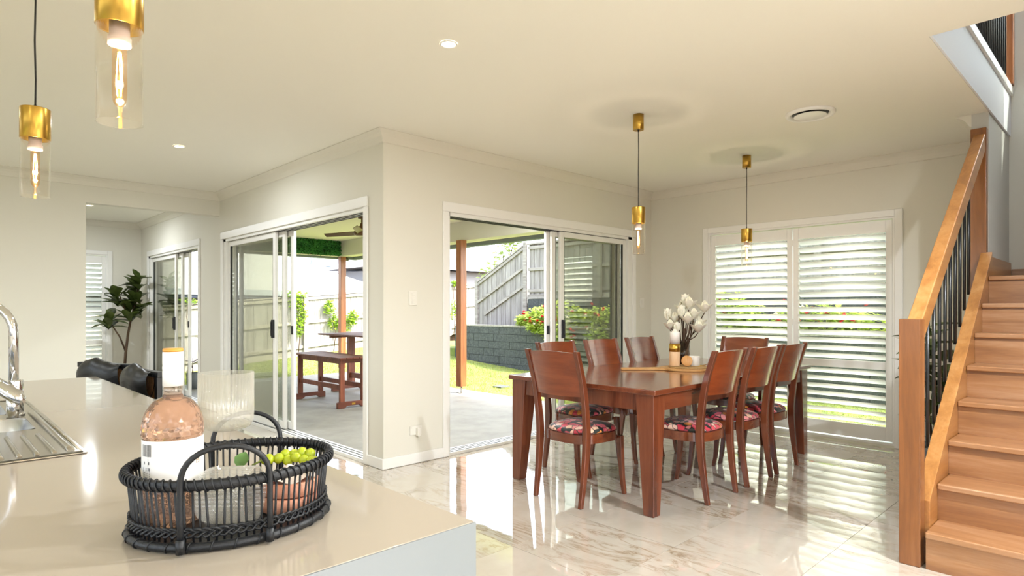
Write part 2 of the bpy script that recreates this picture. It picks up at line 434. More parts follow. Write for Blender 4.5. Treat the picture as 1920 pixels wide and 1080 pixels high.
# wall A: living side of the patio corner, with two sliding door openings
struct(solid([.15, D1[0], D1[1], D3[0], D3[1], YF], [0, DH, CZ], 0, .15, 'x',
      lambda u, v: v < DH and (inr(u, *D1) or inr(u, *D3))).build('wall_living', wallp), 'cream wall with two white sliding doors to the patio')
struct(solid([0, D2[0], D2[1], XC], [0, DH, CZ], 0, .15, 'y',
      lambda u, v: v < DH and inr(u, *D2)).build('wall_dining', wallp), 'cream wall with sliding door beside the dining table')
struct(solid([YB, -4.42, -3.62, -3.1, W1[0], -1.7, W1[1], .15], [0, W1[2], W1[3], CZ, 3.2, 4.2, 5.3, 5.5], XC, XC + .15, 'x',
      lambda u, v: (inr(u, W1[0], W1[1]) and inr(v, W1[2], W1[3])) or (inr(u, -4.42, -3.62) and inr(v, 3.2, 5.3)) or (inr(u, -3.1, -1.7) and inr(v, 4.2, 5.3))).build('wall_right', wallp), 'cream wall around the shuttered window')  # both upper openings are unseen, sized to let sky light the stair void
struct(solid([XL, -1.374, 0], [0, 2.43, CZ], YD, YD + .12, 'y', lambda u, v: u > -1.374 and v < 2.43).build('wall_partition', wallp), 'cream partition wall with a wide opening to the living room')
struct(solid([XL, W2[0], W2[1], 0.15], [0, W2[2], W2[3], CZ], YF, YF + .15, 'y',
      lambda u, v: inr(u, W2[0], W2[1]) and inr(v, W2[2], W2[3])).build('wall_far', wallp), 'cream far living room wall beside the plant')
struct(solid([YB, -6.6, -.9, .8, 2.4, YF], [0, .9, 2.4, CZ], XL - .15, XL, 'x',
      lambda u, v: inr(v, .9, 2.4) and (inr(u, -6.6, -.9) or inr(u, .8, 2.4))).build('wall_left', wallp), 'cream kitchen wall with large unseen openings added for daylight')  # window openings out of view, put in to bring daylight indoors
struct(solid([XL, -4.6, -2.8, -1.9, .7, VX], [0, .2, 2.5, CZ], YB - .15, YB, 'y',
      lambda u, v: inr(v, .2, 2.5) and (inr(u, -4.6, -2.8) or inr(u, -1.9, .7))).build('wall_back', wallp), 'cream wall behind the kitchen with unseen openings added for daylight')  # openings behind the camera, put in for more daylight
# stairwell: side wall, stub wall, upstairs shell
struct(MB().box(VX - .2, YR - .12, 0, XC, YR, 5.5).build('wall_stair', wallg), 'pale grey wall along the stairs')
struct(MB().box(VX - .35, YB, 0, VX - .2, YR, CZ).build('wall_hall', wallp), 'cream hall wall beside the stairs')
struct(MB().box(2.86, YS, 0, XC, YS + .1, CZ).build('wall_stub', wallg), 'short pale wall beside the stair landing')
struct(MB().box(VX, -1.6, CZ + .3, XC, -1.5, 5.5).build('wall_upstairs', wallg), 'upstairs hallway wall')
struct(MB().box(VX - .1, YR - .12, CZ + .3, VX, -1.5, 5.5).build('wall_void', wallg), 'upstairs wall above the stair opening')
struct(solid([VX - .1, 1.2, 3.72, XC + .15], [YR - .12, -4.46, -3.52, -1.5], 5.5, 5.6, 'z', lambda u, v: inr(u, 1.2, 3.72) and inr(v, -4.46, -3.52)).build('ceiling_upstairs', ceilp), 'upstairs ceiling with an added skylight hole above the stairwell')  # skylight hole invented to brighten the fascia and stairs
# fascia of the upper floor in the void and its trim
struct(MB().box(VX, YS - .012, CZ + .001, XC - .001, YS - .001, CZ + .33).build('trim_7', plain('void_fascia', 'eceff4', .6)), 'pale fascia of the upper floor above the stairs')
m = MB().box(VX, YS - .03, CZ + .33, XC - .001, YS + .02, CZ + .40); 
struct(m.build('trim_8', trimw, bevel=.006), 'white moulded capping under the upstairs balusters')
# cornices
def cornice(name, a, b, inward, label, z=CZ, s0=0, s1=0):
    a = Vector((a[0], a[1], 0)); b = Vector((b[0], b[1], 0)); d = (b - a).normalized(); n = Vector((inward[0], inward[1], 0))
    prof = [(0, -.09), (.012, -.085), (.02, -.07), (.035, -.045), (.055, -.025), (.078, -.012), (.09, -.006), (.09, 0), (0, 0)]
    m = MB(); vs = []
    for p, s in ((a, s0), (b, s1)):
        for o, h in prof:
            q = p + n * o + d * (o * s); vs.append((q.x, q.y, z + h - .0005))
    k = len(prof)
    m._add(vs, [tuple(range(k)), tuple(range(k, 2 * k))[::-1]] + [(i, (i + 1) % k, k + (i + 1) % k, k + i) for i in range(k)])
    struct(m.build(name, trimw if False else ceil_trim), label)
ceil_trim = plain('cornice_paint', 'e4e0d4', .6)
cornice('trim_1', (0, 0), (0, YD), (-1, 0), 'white cornice above the left sliding door', s0=-1, s1=-1)
cornice('trim_2', (0, 0), (XC, 0), (0, -1), 'white cornice above the dining sliding door', s0=-1, s1=-1)
cornice('trim_3', (XC, 0), (XC, YS + .1), (-1, 0), 'white cornice above the shuttered window', s0=1, s1=-1)
cornice('trim_4', (0, YD), (XL, YD), (0, -1), 'white cornice along the partition wall', s0=1)
cornice('trim_5', (0, YD + .12), (0, YF), (-1, 0), 'white cornice above the living room sliding door', s1=-1)
cornice('trim_6', (0, YF), (XL, YF), (0, -1), 'white cornice on the far living room wall', s0=1)
cornice('trim_9', (XC, YS + .1), (2.86, YS + .1), (0, 1), 'short white cornice over the stub wall', s0=1, s1=0)
# baseboards
def skirt(name, x0, y0, x1, y1, label):
    struct(MB().box(min(x0, x1), min(y0, y1), .0008, max(x0, x1), max(y0, y1), .088).build(name, trimw, bevel=.008), label)
bb = MB()
poly = [(-.016, -.016), (.605, -.016), (.605, -.0005), (-.0005, -.0005), (-.0005, .25), (-.016, .25)]
struct(bb.prism(poly, .0008, .088).build('baseboard_corner', trimw, bevel=.008), 'white baseboard wrapping the wall corner')
skirt('baseboard_dining', 3.46, -.016, XC - .001, -.0005, 'white baseboard right of the dining sliding door')
skirt('baseboard_right', XC - .016, -.70, XC - .0005, -.016, 'white baseboard left of the shuttered window')
skirt('baseboard_right', XC - .016, YS + .1, XC - .0005, -2.68, 'white baseboard behind the stair newel')
skirt('baseboard_living', -.016, 3.65, -.0005, 4.42, 'white baseboard between the two left sliding doors')
skirt('baseboard_partition', XL, YD - .016, -1.36, YD - .0005, 'white baseboard of the partition wall')
skirt('baseboard_far', XL, YF - .016, -.016, YF - .0005, 'white baseboard of the far living room wall')
# ------------------------------------------------------------------ sliding doors
def wall_frame(ax):
    """returns box(u0,d0,z0,u1,d1,z1) in wall coordinates: u along the wall, d depth outwards"""
    def bx(m, u0, d0, z0, u1, d1, z1):
        return m.box(d0, u0, z0, d1, u1, z1) if ax == 'x' else m.box(u0, d0, z0, u1, d1, z1)
    return bx
def sliding_door(name, ax, lo, hi, panels, label, stack_hi, handle_at):
    root = sempty(name, label); bx = wall_frame(ax)
    aw = .062
    m = MB(); bx(m, lo - aw, -.018, 0.0005, lo + .004, -.0005, DH + .0); m.build('architrave', trimw, root, bevel=.006)
    m = MB(); bx(m, hi - .004, -.018, 0.0005, hi + aw, -.0005, DH + .0); m.build('architrave', trimw, root, bevel=.006)
    m = MB(); bx(m, lo - aw, -.018, DH, hi + aw, -.0005, DH + .085); m.build('architrave', trimw, root, bevel=.006)
    # reveal frame
    m = MB(); bx(m, lo - .0005, .001, .03, lo + .022, .149, DH); m.build('jamb', alu, root)
    m = MB(); bx(m, hi - (.022 if not stack_hi else .07), .001, .03, hi + .0005, .149, DH); m.build('jamb', alu, root)
    m = MB(); bx(m, lo, .001, DH - .03, hi, .149, DH + .0005); hd = m.build('head_track', alu, root)
    for dd in (.045, .087, .128):
        m = MB(); bx(m, lo + .02, dd - .006, DH - .036, hi - .02, dd + .004, DH - .0295); m.build('track_groove', black, hd)
    m = MB(); bx(m, lo, -.005, .0006, hi, .149, .028); sl = m.build('sill_track', alu, root)
    for dd in (.02, .068, .110):
        m = MB(); bx(m, lo + .01, dd - .003, .027, hi - .01, dd + .004, .031); m.build('track_groove', black, sl)
    for k, (u0, u1, dc) in enumerate(panels):
        fw = .058; z0, z1 = .034, DH - .036
        m = MB(); bx(m, u0, dc - .016, z0, u0 + fw, dc + .016, z1); p = m.build('sliding_panel', alu, root, bevel=.004)
        p['label'] = 'sliding panel stile, rails and glass'
        m = MB(); bx(m, u1 - fw, dc - .016, z0, u1, dc + .016, z1); m.build('stile', alu, p, bevel=.004)
        m = MB(); bx(m, u0 + fw, dc - .015, z0, u1 - fw, dc + .015, z0 + .075); m.build('rail', alu, p)
        m = MB(); bx(m, u0 + fw, dc - .015, z1 - .055, u1 - fw, dc + .015, z1); m.build('rail', alu, p)
        for a, b in ((u0 + fw, u0 + fw + .008), (u1 - fw - .008, u1 - fw)):
            m = MB(); bx(m, a, dc - .013, z0 + .075, b, dc + .013, z1 - .055); m.build('gasket', gasket, p)
        m = MB(); bx(m, u0 + fw, dc - .003, z0 + .07, u1 - fw, dc + .003, z1 - .05); m.build('glass_pane', doorg, p)
        if k == 0:
            h = handle_at
            m = MB(); bx(m, h - .018, -.012 + dc - .03, .98, h + .018, dc - .0161, 1.17); hh = m.build('handle', black, p, bevel=.004)
            m = MB(); bx(m, h - .006, dc - .052, 1.0, h + .006, dc - .0421, 1.15); m.build('pull', blackm, hh)
        if k == len(panels) - 1:
            e = u0 if abs(u0 - handle_at) < abs(u1 - handle_at) else u1 - fw
            m = MB(); bx(m, e + .01, dc - .024, 1.02, e + fw - .01, dc - .0162, 1.11); m.build('latch', black, p)
    return root
sliding_door('door_1', 'x', D1[0], D1[1], [(2.14, 3.50, .045), (2.00, 3.44, .087), (1.88, 3.38, .128)],
             'white sliding door in front of the patio bench', True, 2.17)
sliding_door('door_2', 'y', D2[0], D2[1], [(2.16, 3.32, .045), (2.07, 3.27, .087), (2.03, 3.22, .128)],
             'white sliding door behind the dining chairs', True, 2.19)
sliding_door('door_3', 'x', D3[0], D3[1], [(5.62, 6.88, .045), (5.46, 6.84, .087), (5.28, 6.80, .128)],
             'white sliding door beside the indoor plant', True, 5.65)

# ------------------------------------------------------------------ plantation shutters
def louvre_mesh(L):
    n = 12; m = MB(); ch = .044; th = .0055
    ring = []
    for k in range(n):
        a = 2 * PI * k / n; ring.append((ch * math.cos(a), th * math.sin(a)))
    ca, sa = math.cos(math.radians(36)), math.sin(math.radians(36))
    vs = []
    for y in (-L / 2, L / 2):
        for a, b in ring: vs.append((a * ca + b * sa, y, -a * sa + b * ca))   # +a side is outside and lower
    fs = [(k, (k + 1) % n, n + (k + 1) % n, n + k) for k in range(n)]
    m._add(vs, fs, True); m.f += [tuple(range(n))[::-1], tuple(range(n, 2 * n))]; m.sm += [False, False]
    return m.mesh('louvre', louvrem)
def shutter_window(name, ax, lo, hi, z0, z1, face, sgn, splits, label, mid):
    """face: wall face coordinate, sgn: +1 when outside is towards + of the wall normal"""
    root = sempty(name, label)
    def bx(m, u0, d0, za, u1, d1, zb):
        a, b = sorted((face + sgn * d0, face + sgn * d1))
        return m.box(a, u0, za, b, u1, zb) if ax == 'x' else m.box(u0, a, za, u1, b, zb)
    aw = .062
    for a, b, c, d in ((lo - aw, lo + .003, max(z0 - aw, .001), z1 + aw), (hi - .003, hi + aw, max(z0 - aw, .001), z1 + aw), (lo + .003, hi - .003, z1 - .003, z1 + aw)):
        m = MB(); bx(m, a, -.018, c, b, -.0005, d); m.build('architrave', trimw, root, bevel=.006)
    for a, b, c, d in ((lo - .0005, lo + .022, z0, z1), (hi - .022, hi + .0005, z0, z1), (lo + .022, hi - .022, z1 - .02, z1), (lo + .022, hi - .022, z0 - .0005, z0 + .018)):
        m = MB(); bx(m, a, .0005, c, b, .149, d); m.build('jamb', trimw, root)
    m = MB(); bx(m, lo + .022, .125, z0 + .02, hi - .022, .131, z1 - .02); m.build('glass_pane', windg, root)
    for u0, u1 in splits:
        sw = .055; pz0, pz1 = z0 + .03, z1 - .028
        m = MB(); bx(m, u0, .012, pz0, u0 + sw, .040, pz1); p = m.build('shutter_panel', shutw, root, bevel=.004)
        m = MB(); bx(m, u1 - sw, .012, pz0, u1, .040, pz1); m.build('stile', shutw, p, bevel=.004)
        bands = [(pz0, pz0 + .13), (mid - .04, mid + .035), (pz1 - .115, pz1)]
        for a, b in bands:
            m = MB(); bx(m, u0 + sw, .012, a, u1 - sw, .040, b); m.build('rail', shutw, p, bevel=.003)
        for hz in (pz0 + .12, pz0 + .62, pz0 + 1.1, pz1 - .15):
            for uu in ((u1 - .004, u1 + .012),) if u1 > max(q[1] for q in splits) - .01 or True else ():
                m = MB(); bx(m, min(uu[0], hi - .03), .004, hz - .03, min(uu[1], hi - .012), .0119, hz + .03); m.build('hinge', trimw, p)
        L = u1 - u0 - 2 * sw - .004; me = louvre_mesh(L)
        for a, b in ((bands[0][1], bands[1][0]), (bands[1][1], bands[2][0])):
            n = max(1, round((b - a) / .0765)); st = (b - a) / n
            for k in range(n):
                z = a + (k + .5) * st; u = (u0 + u1) / 2; c = face + sgn * .026
                if ax == 'x': link('louvre', me, p, loc=(c, u, z), rot=(0, 0, 0 if sgn > 0 else PI))
                else: link('louvre', me, p, loc=(u, c, z), rot=(0, 0, PI / 2 if sgn > 0 else -PI / 2))
    return root
shutter_window('window_1', 'x', W1[0], W1[1], W1[2], W1[3], XC, 1, [(W1[0] + .026, -1.698), (-1.690, W1[1] - .026)], 'white plantation shutters beside the dining table', .752)
shutter_window('window_2', 'y', W2[0], W2[1], W2[2], W2[3], YF, 1, [(W2[0] + .026, W2[1] - .026)], 'narrow white plantation shutter behind the indoor plant', .752)

w3 = sempty('window_3', 'presumed unseen window above the stair landing, added for light')  # presumed window, out of view, its opening added to light the void
for (a0, a1, b0, b1) in ((-4.42, -4.38, 3.2, 5.3), (-3.66, -3.62, 3.2, 5.3), (-4.38, -3.66, 3.2, 3.24), (-4.38, -3.66, 5.26, 5.3)):
    MB().box(XC + .05, a0, b0, XC + .10, a1, b1).build('frame', trimw, w3)
MB().box(XC + .07, -4.38, 3.24, XC + .076, -3.66, 5.26).build('glass_pane', windg, w3)
# ------------------------------------------------------------------ staircase and balustrade
st = thing('staircase', 'honey oak staircase rising to a landing on the right', 'staircase', (0, 0, 0))
RI = .1885; GO = .2475; X0 = .885
for k in range(8):
    zt = RI * (k + 1); xn = X0 + GO * k
    MB().box(xn + .022, YR + .002, RI * k + (.0008 if k == 0 else .0003), xn + .042, YS - .032, zt - .0325).build('riser', oak_t, st)
    MB().box(xn, YR + .002, zt - .032, (xn + GO + .041) if k < 7 else XC - .002, YS - .032, zt).build('tread', oak_t, st, bevel=.008, seg=3)
s = RI / GO
def zs(x): return (x - X0) * s
prof = [(.992, .0008), (1.35, .0008), (3.05, zs(3.05) - .10), (3.05, zs(3.05) + .16), (.992, zs(.992) + .235)]
prof[3] = (2.79, zs(2.79) + .235); prof[2] = (2.79, zs(2.79) - .20)
MB().prism(prof, YS - .0315, YS + .035, 'y').build('stringer', oak_l, st, bevel=.003)
MB().prism([(X0 + .05, .001), (1.4, .001), (2.75, 1.05), (2.75, 1.42), (2.7, 1.42)], YR + .003, YR + .022, 'y').build('wall_stringer', oak_l, st)
zl = RI * 8
MB().box(2.864, YS - .018, zl + .0005, XC - .03, YS - .0005, zl + .15).build('landing_skirting', oak_l, st, bevel=.004)
MB().box(XC - .02, YR + .003, zl + .0005, XC - .001, YS - .019, zl + .10).build('landing_skirting', oak_t, st, bevel=.004)
bl = thing('stair_balustrade', 'oak handrail and newel posts with black metal balusters', 'balustrade', (.945, -3.40, 0))
def loc(x, y): return (x - .945, y + 3.40)
MB().box(-.045, -.05, .0008, .045, .043, 1.232).build('newel_post', oak_v, bl, bevel=.004)
MB().box(2.785 - .945, -.038, 1.40, 2.858 - .945, .055, 2.575).build('newel_post', oak_v, bl, bevel=.004)
sr = (2.50 - 1.215) / (2.785 - .99)
pr_ = [(.046, 1.09), (2.784 - .945, 1.09 + sr * 1.795), (2.784 - .945, 1.215 + sr * 1.795), (.046, 1.215)]
pr_ = [(.0455, 1.075), (1.8395, 2.405), (1.8395, 2.53), (.0455, 1.20)]
MB().prism(pr_, -.033, .037, 'y').build('handrail', oak_l, bl, bevel=.006)
for k in range(10):
    x = 1.155 + .1385 * k
    z0 = zs(x) + .235 - .012; zt = 1.075 + (x - .945 - .0455) * (2.405 - 1.075) / 1.794 + .01
    MB().tube([(x - .945, 0.002, z0), (x - .945, 0.002, zt)], .0095, 10).build('baluster', blackm, bl)
# upstairs balustrade
ub = thing('upstairs_balustrade', 'black balusters and timber newel on the floor above the stairs', 'balustrade', (2.5, YS - .005, CZ + .40))
for k in range(26):
    x = -1.3 + .094 * k
    MB().tube([(x, 0, 0), (x, 0, .86)], .0095, 8).build('baluster', blackm, ub)
MB().box(1.17, -.035, .0, 1.26, .04, .98).build('newel_post', postw, ub, bevel=.004)
MB().box(-1.33, -.03, .86, 1.17, .03, .92).build('handrail', oak_l, ub, bevel=.005)
# ------------------------------------------------------------------ lights of the room, plus added fill downlights
def pendant(x, y, zb, label, group, watts=PENDANT_W, canopy=True):
    t = thing('pendant_light', label, 'pendant light', (x, y, zb), 0, group)
    r = .048
    m = MB(); m.lathe([(r - .0025, .004), (r, 0), (r, .23), (r - .0025, .23), (r - .0025, .004)], 40, cap=False); m.build('glass_shade', clearg, t)
    MB().lathe([(.0, .338), (r + .0005, .338), (r + .0008, .336), (r + .0008, .222), (r - .001, .220), (r - .004, .222), (r - .004, .325), (0, .325)], 40).build('brass_cap', brass, t)
    MB().lathe([(.021, .325), (.021, .20), (.024, .198), (.024, .18), (.018, .18), (.018, .20)], 24).build('socket', ceram, t)
    b = MB().lathe([(.004, .192), (.008, .185), (.0145, .172), (.015, .16), (.015, .06), (.013, .048), (.008, .04), (0, .037)], 20, cap=False).build('bulb', bulbg, t)
    for a in range(3):
        q = 2 * PI * a / 3 + .4
        pts = [(.003 * math.cos(q), .003 * math.sin(q), .165), (.006 * math.cos(q), .006 * math.sin(q), .13), (.007 * math.cos(q + .3), .007 * math.sin(q + .3), .09), (.004 * math.cos(q + .6), .004 * math.sin(q + .6), .062)]
        MB().tube(pts, .0012, 5).build('filament', filam, b)
    MB().tube([(0, 0, .1655), (0, 0, .195)], .003, 6).build('bulb_stem', clearg, b)
    top = CZ - zb - .001
    wob = [(0, 0, .337), (.0015, .001, .45), (-.0015, 0, .6), (.001, -.001, .75), (0, 0, top - (.11 if canopy else .05))]
    MB().tube([p for p in wob if p[2] < top - .04] , .0032, 8).build('cord', cordm, t)
    MB().tube([(0, 0, .337), (0, 0, .352)], [.007, .0045], 10).build('cord_grip', black, t)
    MB().lathe([(.039, top - .112), (.039, top)], 32).build('ceiling_rose', brass, t)
    MB().tube([(0, 0, top - .125), (0, 0, top - .1125)], [.0045, .007], 10).build('cord_grip', black, t)
    l = bpy.data.lights.new('bulb_glow', 'POINT'); l.energy = watts; l.color = (1, .94, .87); l.shadow_soft_size = .010
    lo = bpy.data.objects.new('bulb_glow', l); C.objects.link(lo); lo.parent = t; lo.location = (0, 0, .10)
    return t
pendant(1.113, -1.652, 1.685, 'brass and glass pendant hanging over the near half of the dining table', 'dining pendants')
pendant(2.84, -1.659, 1.685, 'brass and glass pendant hanging in front of the shuttered window', 'dining pendants')
pendant(-2.323, -2.571, 1.712, 'brass and glass pendant over the basket end of the island, nearest', 'kitchen pendants', 1.5)
pendant(-2.338, -1.261, 1.712, 'brass and glass pendant hanging over the sink tap', 'kitchen pendants', 1.5)

def downlight(x, y, label, z=CZ, w=DOWNLIGHT_W):
    t = thing('downlight', label, 'downlight', (x, y, z), 0, 'ceiling downlights')
    MB().lathe([(.047, -.0008), (.047, -.005), (.040, -.007), (.036, -.0045), (.036, -.0008)], 32, cap=False).build('trim_ring', trimw, t)
    MB().lathe([(0, -.004), (.036, -.004), (.036, -.0009)], 32).build('lens', dlm, t)
    l = bpy.data.lights.new('downlight_beam', 'AREA'); l.shape = 'DISK'; l.size = .085; l.energy = w; l.color = (.90, .95, 1.0)
    lo = bpy.data.objects.new('downlight_beam', l); C.objects.link(lo); lo.parent = t; lo.location = (0, 0, -.012)
    return t
downlight(-.624, -1.635, 'round glowing downlight in the middle of the ceiling', w=6)
downlight(-1.035, 1.62, 'round glowing downlight in the ceiling over the bar stools', w=10)
downlight(-.992, 5.798, 'glowing downlight in the living room ceiling beyond the opening')
for x, y, w, lb_ in ((-3.9, 1.2, 8, 'added fill downlight left of view beyond the sink side of the island'), (-3.4, 5.6, 14, 'added fill downlight in the hidden part of the far living room'),
                     (.25, -4.7, 62, 'added fill downlight right of view at the foot of the stairs'), (-4.4, -3.4, 5, 'added fill downlight left of view over the kitchen bench'),
                     (-.25, -3.35, 5, 'added fill downlight just above view between the island and the stairs'), (-.9, -5.2, 4, 'added fill downlight behind the viewer in the entry')):
    downlight(x, y, lb_, w=w)  # out-of-view downlights added to brighten the interior
for x, y, lb_ in ((1.0, .7, 'added patio fill light above the corner between the two sliding doors'), (2.6, .8, 'added patio fill light above the dining sliding door')):
    downlight(x, y, lb_, 2.64, 22.0)  # hidden patio lamps added to brighten the slab and lining
# round ceiling vent
t = thing('ceiling_vent', 'round white air vent in the ceiling above the shutters', 'air vent', (1.976, -2.536, CZ))
MB().lathe([(.165, -.0008), (.165, -.012), (.155, -.022), (.142, -.020), (.122, -.002), (.122, -.0008)], 48, cap=False).build('outer_ring', trimw, t)
MB().lathe([(.118, -.001), (.122, -.001), (.122, -.0025), (0, -.0025)], 40).build('throat', black, t)
MB().lathe([(0, -.016), (.095, -.016), (.108, -.020), (.110, -.022), (.104, -.025), (0, -.025)], 48).build('centre_disc', trimw, t)
MB().tube([(0, 0, -.016), (0, 0, -.003)], .01, 8).build('stem', trimw, t)
# switches and outlet
def plate(name, label, x, z, w, h, nsw, outlet=False):
    t = thing(name, label, 'power outlet' if outlet else 'light switch', (x, 0, z))
    MB().box(-w / 2, -.0095, -h / 2, w / 2, -.0006, h / 2).build('plate', whitep, t, bevel=.003)
    if not outlet:
        for k in range(nsw):
            zz = (k - (nsw - 1) / 2) * .034
            MB().box(-.016, -.014, zz - .013, .016, -.0095, zz + .013).build('rocker', whitep, t, bevel=.002)
    else:
        b = MB().box(-.006, -.045, -.045, .028, -.0096, .022).build('plug', whitep, t, bevel=.004)
        MB().tube([(.012, -.03, -.045), (.012, -.03, -.062)], .006, 10).build('plug_tail', whitep, b)
        MB().box(-.048, -.013, .018, -.03, -.0096, .032).build('rocker', whitep, t, bevel=.001)
plate('light_switch', 'white light switch on the wall corner column', .281, 1.372, .078, .118, 3)
plate('light_switch', 'white light switch beside the dining sliding door', 3.598, 1.36, .078, .118, 2)
plate('power_outlet', 'white power outlet with a plug low on the corner column', .31, .275, .118, .075, 0, True)

# ------------------------------------------------------------------ dining table
tb = thing('dining_table', 'long dark red mahogany dining table with tapered legs', 'table', (1.797, -1.51, 0))
HX, HY = 1.245, .645
MB().box(-HX, -HY, .752, HX, HY, .786).build('tabletop', redwoodx, tb, bevel=.006, seg=3)
for sx in (-1, 1):
    for sy in (-1, 1):
        ox, oy = sx * 1.225, sy * .622
        def q(w, z): return [(ox, oy, z), (ox - sx * w, oy, z), (ox - sx * w, oy - sy * w, z), (ox, oy - sy * w, z)]
        a, b = q(.075, .0008), q(.135, .7515)
        if sx * sy > 0: pass
        else: a, b = a[::-1], b[::-1]
        MB().hexa(a, b).build('leg', redwood, tb, bevel=.004)
for sy in (-1, 1):
    MB().box(-1.088, sy * .60 - .013, .645, 1.088, sy * .60 + .013, .7515).build('apron', redwoodx, tb)
for sx in (-1, 1):
    MB().box(sx * 1.2 - .013, -.485, .645, sx * 1.2 + .013, .485, .7515).build('apron', redwood, tb)

# ------------------------------------------------------------------ dining chairs (facing local +y)
def bar(m, pts, wx, wd):
    """rectangular bar along a path in y-z: pts = (x, y, z, w, d)"""
    rings = []
    for x, y, z, w, d in pts:
        rings.append([(x - w / 2, y - d / 2, z), (x + w / 2, y - d / 2, z), (x + w / 2, y + d / 2, z), (x - w / 2, y + d / 2, z)])
    vs = [p for r in rings for p in r]; fs = [(3, 2, 1, 0), tuple(len(vs) - 4 + k for k in range(4))]
    for i in range(len(rings) - 1):
        for k in range(4):
            l = (k + 1) % 4; fs.append((i * 4 + k, i * 4 + l, i * 4 + 4 + l, i * 4 + 4 + k))
    m._add(vs, fs); return m
def smooth_path(ctrl, n):
    out = []; P = [Vector(c) for c in ctrl]
    for i in range(len(P) - 1):
        p0 = P[max(i - 1, 0)]; p1 = P[i]; p2 = P[i + 1]; p3 = P[min(i + 2, len(P) - 1)]
        for k in range(n):
            t = k / n
            out.append(.5 * ((2 * p1) + (p2 - p0) * t + (2 * p0 - 5 * p1 + 4 * p2 - p3) * t * t + (3 * p1 - p0 - 3 * p2 + p3) * t ** 3))
    out.append(P[-1]); return out
def V5(*a): return Vector(a)
def seat_outline(a, hw, hd, p=3.2):
    c, s_ = math.cos(a), math.sin(a)
    x = hw * math.copysign(abs(c) ** (2 / p), c); y = hd * math.copysign(abs(s_) ** (2 / p), s_)
    return x * (1.0 + .10 * (y / hd)), y
def make_chair(label):
    t = thing('dining_chair', label, 'chair', group='mahogany dining chairs')
    for sx in (-1, 1):
        ctrl = [(-.235, 0), (-.205, .2), (-.185, .40), (-.19, .55), (-.225, .78), (-.298, 1.012)]
        path = smooth_path([Vector((y, z, 0)) for y, z in ctrl], 4)
        pts = []
        for p in path:
            z = p.y; f = z / 1.012
            d = .030 + .022 * min(1, z / .42) - .018 * max(0, (z - .42) / .6)
            pts.append((sx * (.198 + .018 * f), p.x, max(z, .0008), .027 + .006 * min(1, z / .4), d))
        MB.build(bar(MB(), pts, 0, 0), 'back_post', redwood, t, bevel=.004)
        pts = []
        for k in range(7):
            f = k / 6; z = .0008 + .412 * f
            w = .026 + .014 * f; pts.append((sx * (.20 - .005 * f), .235 - .045 * f ** .6, z, w, w))
        MB.build(bar(MB(), pts, 0, 0), 'front_leg', redwood, t, bevel=.004)
    # curved back panel
    def back(u, v, off):
        z = .715 + .285 * v + .012 * math.sin(PI * u) * (v - .3); x = (u - .5) * .40 * (1 + .03 * v)
        y = -.212 - (.298 - .222) * v ** 1.1 - .032 * (1 - (2 * u - 1) ** 2)
        return (x, y + off, z)
    m = MB(); n1, n2 = 14, 6
    m.grid(lambda u, v: back(u, v, .009), n1, n2); m.grid(lambda u, v: back(1 - u, v, -.009), n1, n2)
    def edge(fa): 
        m.grid(fa, n1, 1, False)
    edge(lambda u, v: back(u, 1, .009 - .018 * v)); edge(lambda u, v: back(1 - u, 0, .009 - .018 * v))
    m.build('backrest', panelw, t)
    # seat frame ring
    n = 40; m = MB(); vs = []
    for k in range(n):
        a = 2 * PI * k / n
        for hw, hd, z in ((.212, .205, .395), (.212, .205, .455), (.19, .183, .455), (.19, .183, .395)):
            x, y = seat_outline(a, hw, hd); vs.append((x, y + .005, z))
    fs = []
    for k in range(n):
        l = (k + 1) % n
        for j in range(4):
            jj = (j + 1) % 4; fs.append((k * 4 + j, l * 4 + j, l * 4 + jj, k * 4 + jj))
    m._add(vs, fs, True); fr = m.build('seat_frame', redwoodx, t)
    md = fr.modifiers.new('edges', 'EDGE_SPLIT'); md.split_angle = .7
    # padded seat
    m = MB(); n = 44; rows = [(.0, .513, 0), (.35, .511, 0), (.65, .506, 0), (.85, .496, 0), (.96, .483, 0), (1.0, .470, 0), (.985, .460, 0), (.93, .4555, 0)]
    vs = []
    for f, z, _ in rows:
        for k in range(n):
            x, y = seat_outline(2 * PI * k / n, .207 * f + 1e-4, .20 * f + 1e-4); vs.append((x, y + .008, z + .01))
    fs = [(i * n + k, (i + 1) * n + k, (i + 1) * n + (k + 1) % n, i * n + (k + 1) % n) for i in range(len(rows) - 1) for k in range(n)]
    fs.append(tuple((len(rows) - 1) * n + k for k in range(n))[::-1])
    m._add([(x, y, z - .0095) for x, y, z in vs], fs, True)
    sp = m.build('seat_pad', floral, t); sp['label'] = 'pink and orange floral fabric seat pad on black'
    return t
chair0 = make_chair('x')
CH = [(.388 + .235, -1.51, -PI / 2, 'mahogany dining chair at the near end of the table, seen from behind'),
      (1.243, -2.235 + .235, 0, 'mahogany dining chair beside the near right table leg, on the stair side'),
      (1.816, -2.235 + .235, 0, 'mahogany dining chair in the middle of the row on the stair side'),
      (2.322, -2.235 + .235, 0, 'mahogany dining chair nearest the shutters in the row on the stair side'),
      (1.19, -.83 - .235, PI, 'mahogany dining chair on the sliding door side, partly hidden by the end chair'),
      (1.80, -.83 - .235, PI, 'mahogany dining chair in the middle of the row along the sliding door'),
      (2.42, -.83 - .235, PI, 'mahogany dining chair beside the wall corner, far end of the sliding door row'),
      (3.06 - .235, -1.51, PI / 2, 'mahogany dining chair at the far end of the table against the shutters')]
for k, (x, y, rz, lb) in enumerate(CH):
    c = chair0 if k == 0 else copy_tree(chair0)
    c.location = (x, y, 0); c.rotation_euler = (0, 0, rz); c['label'] = lb
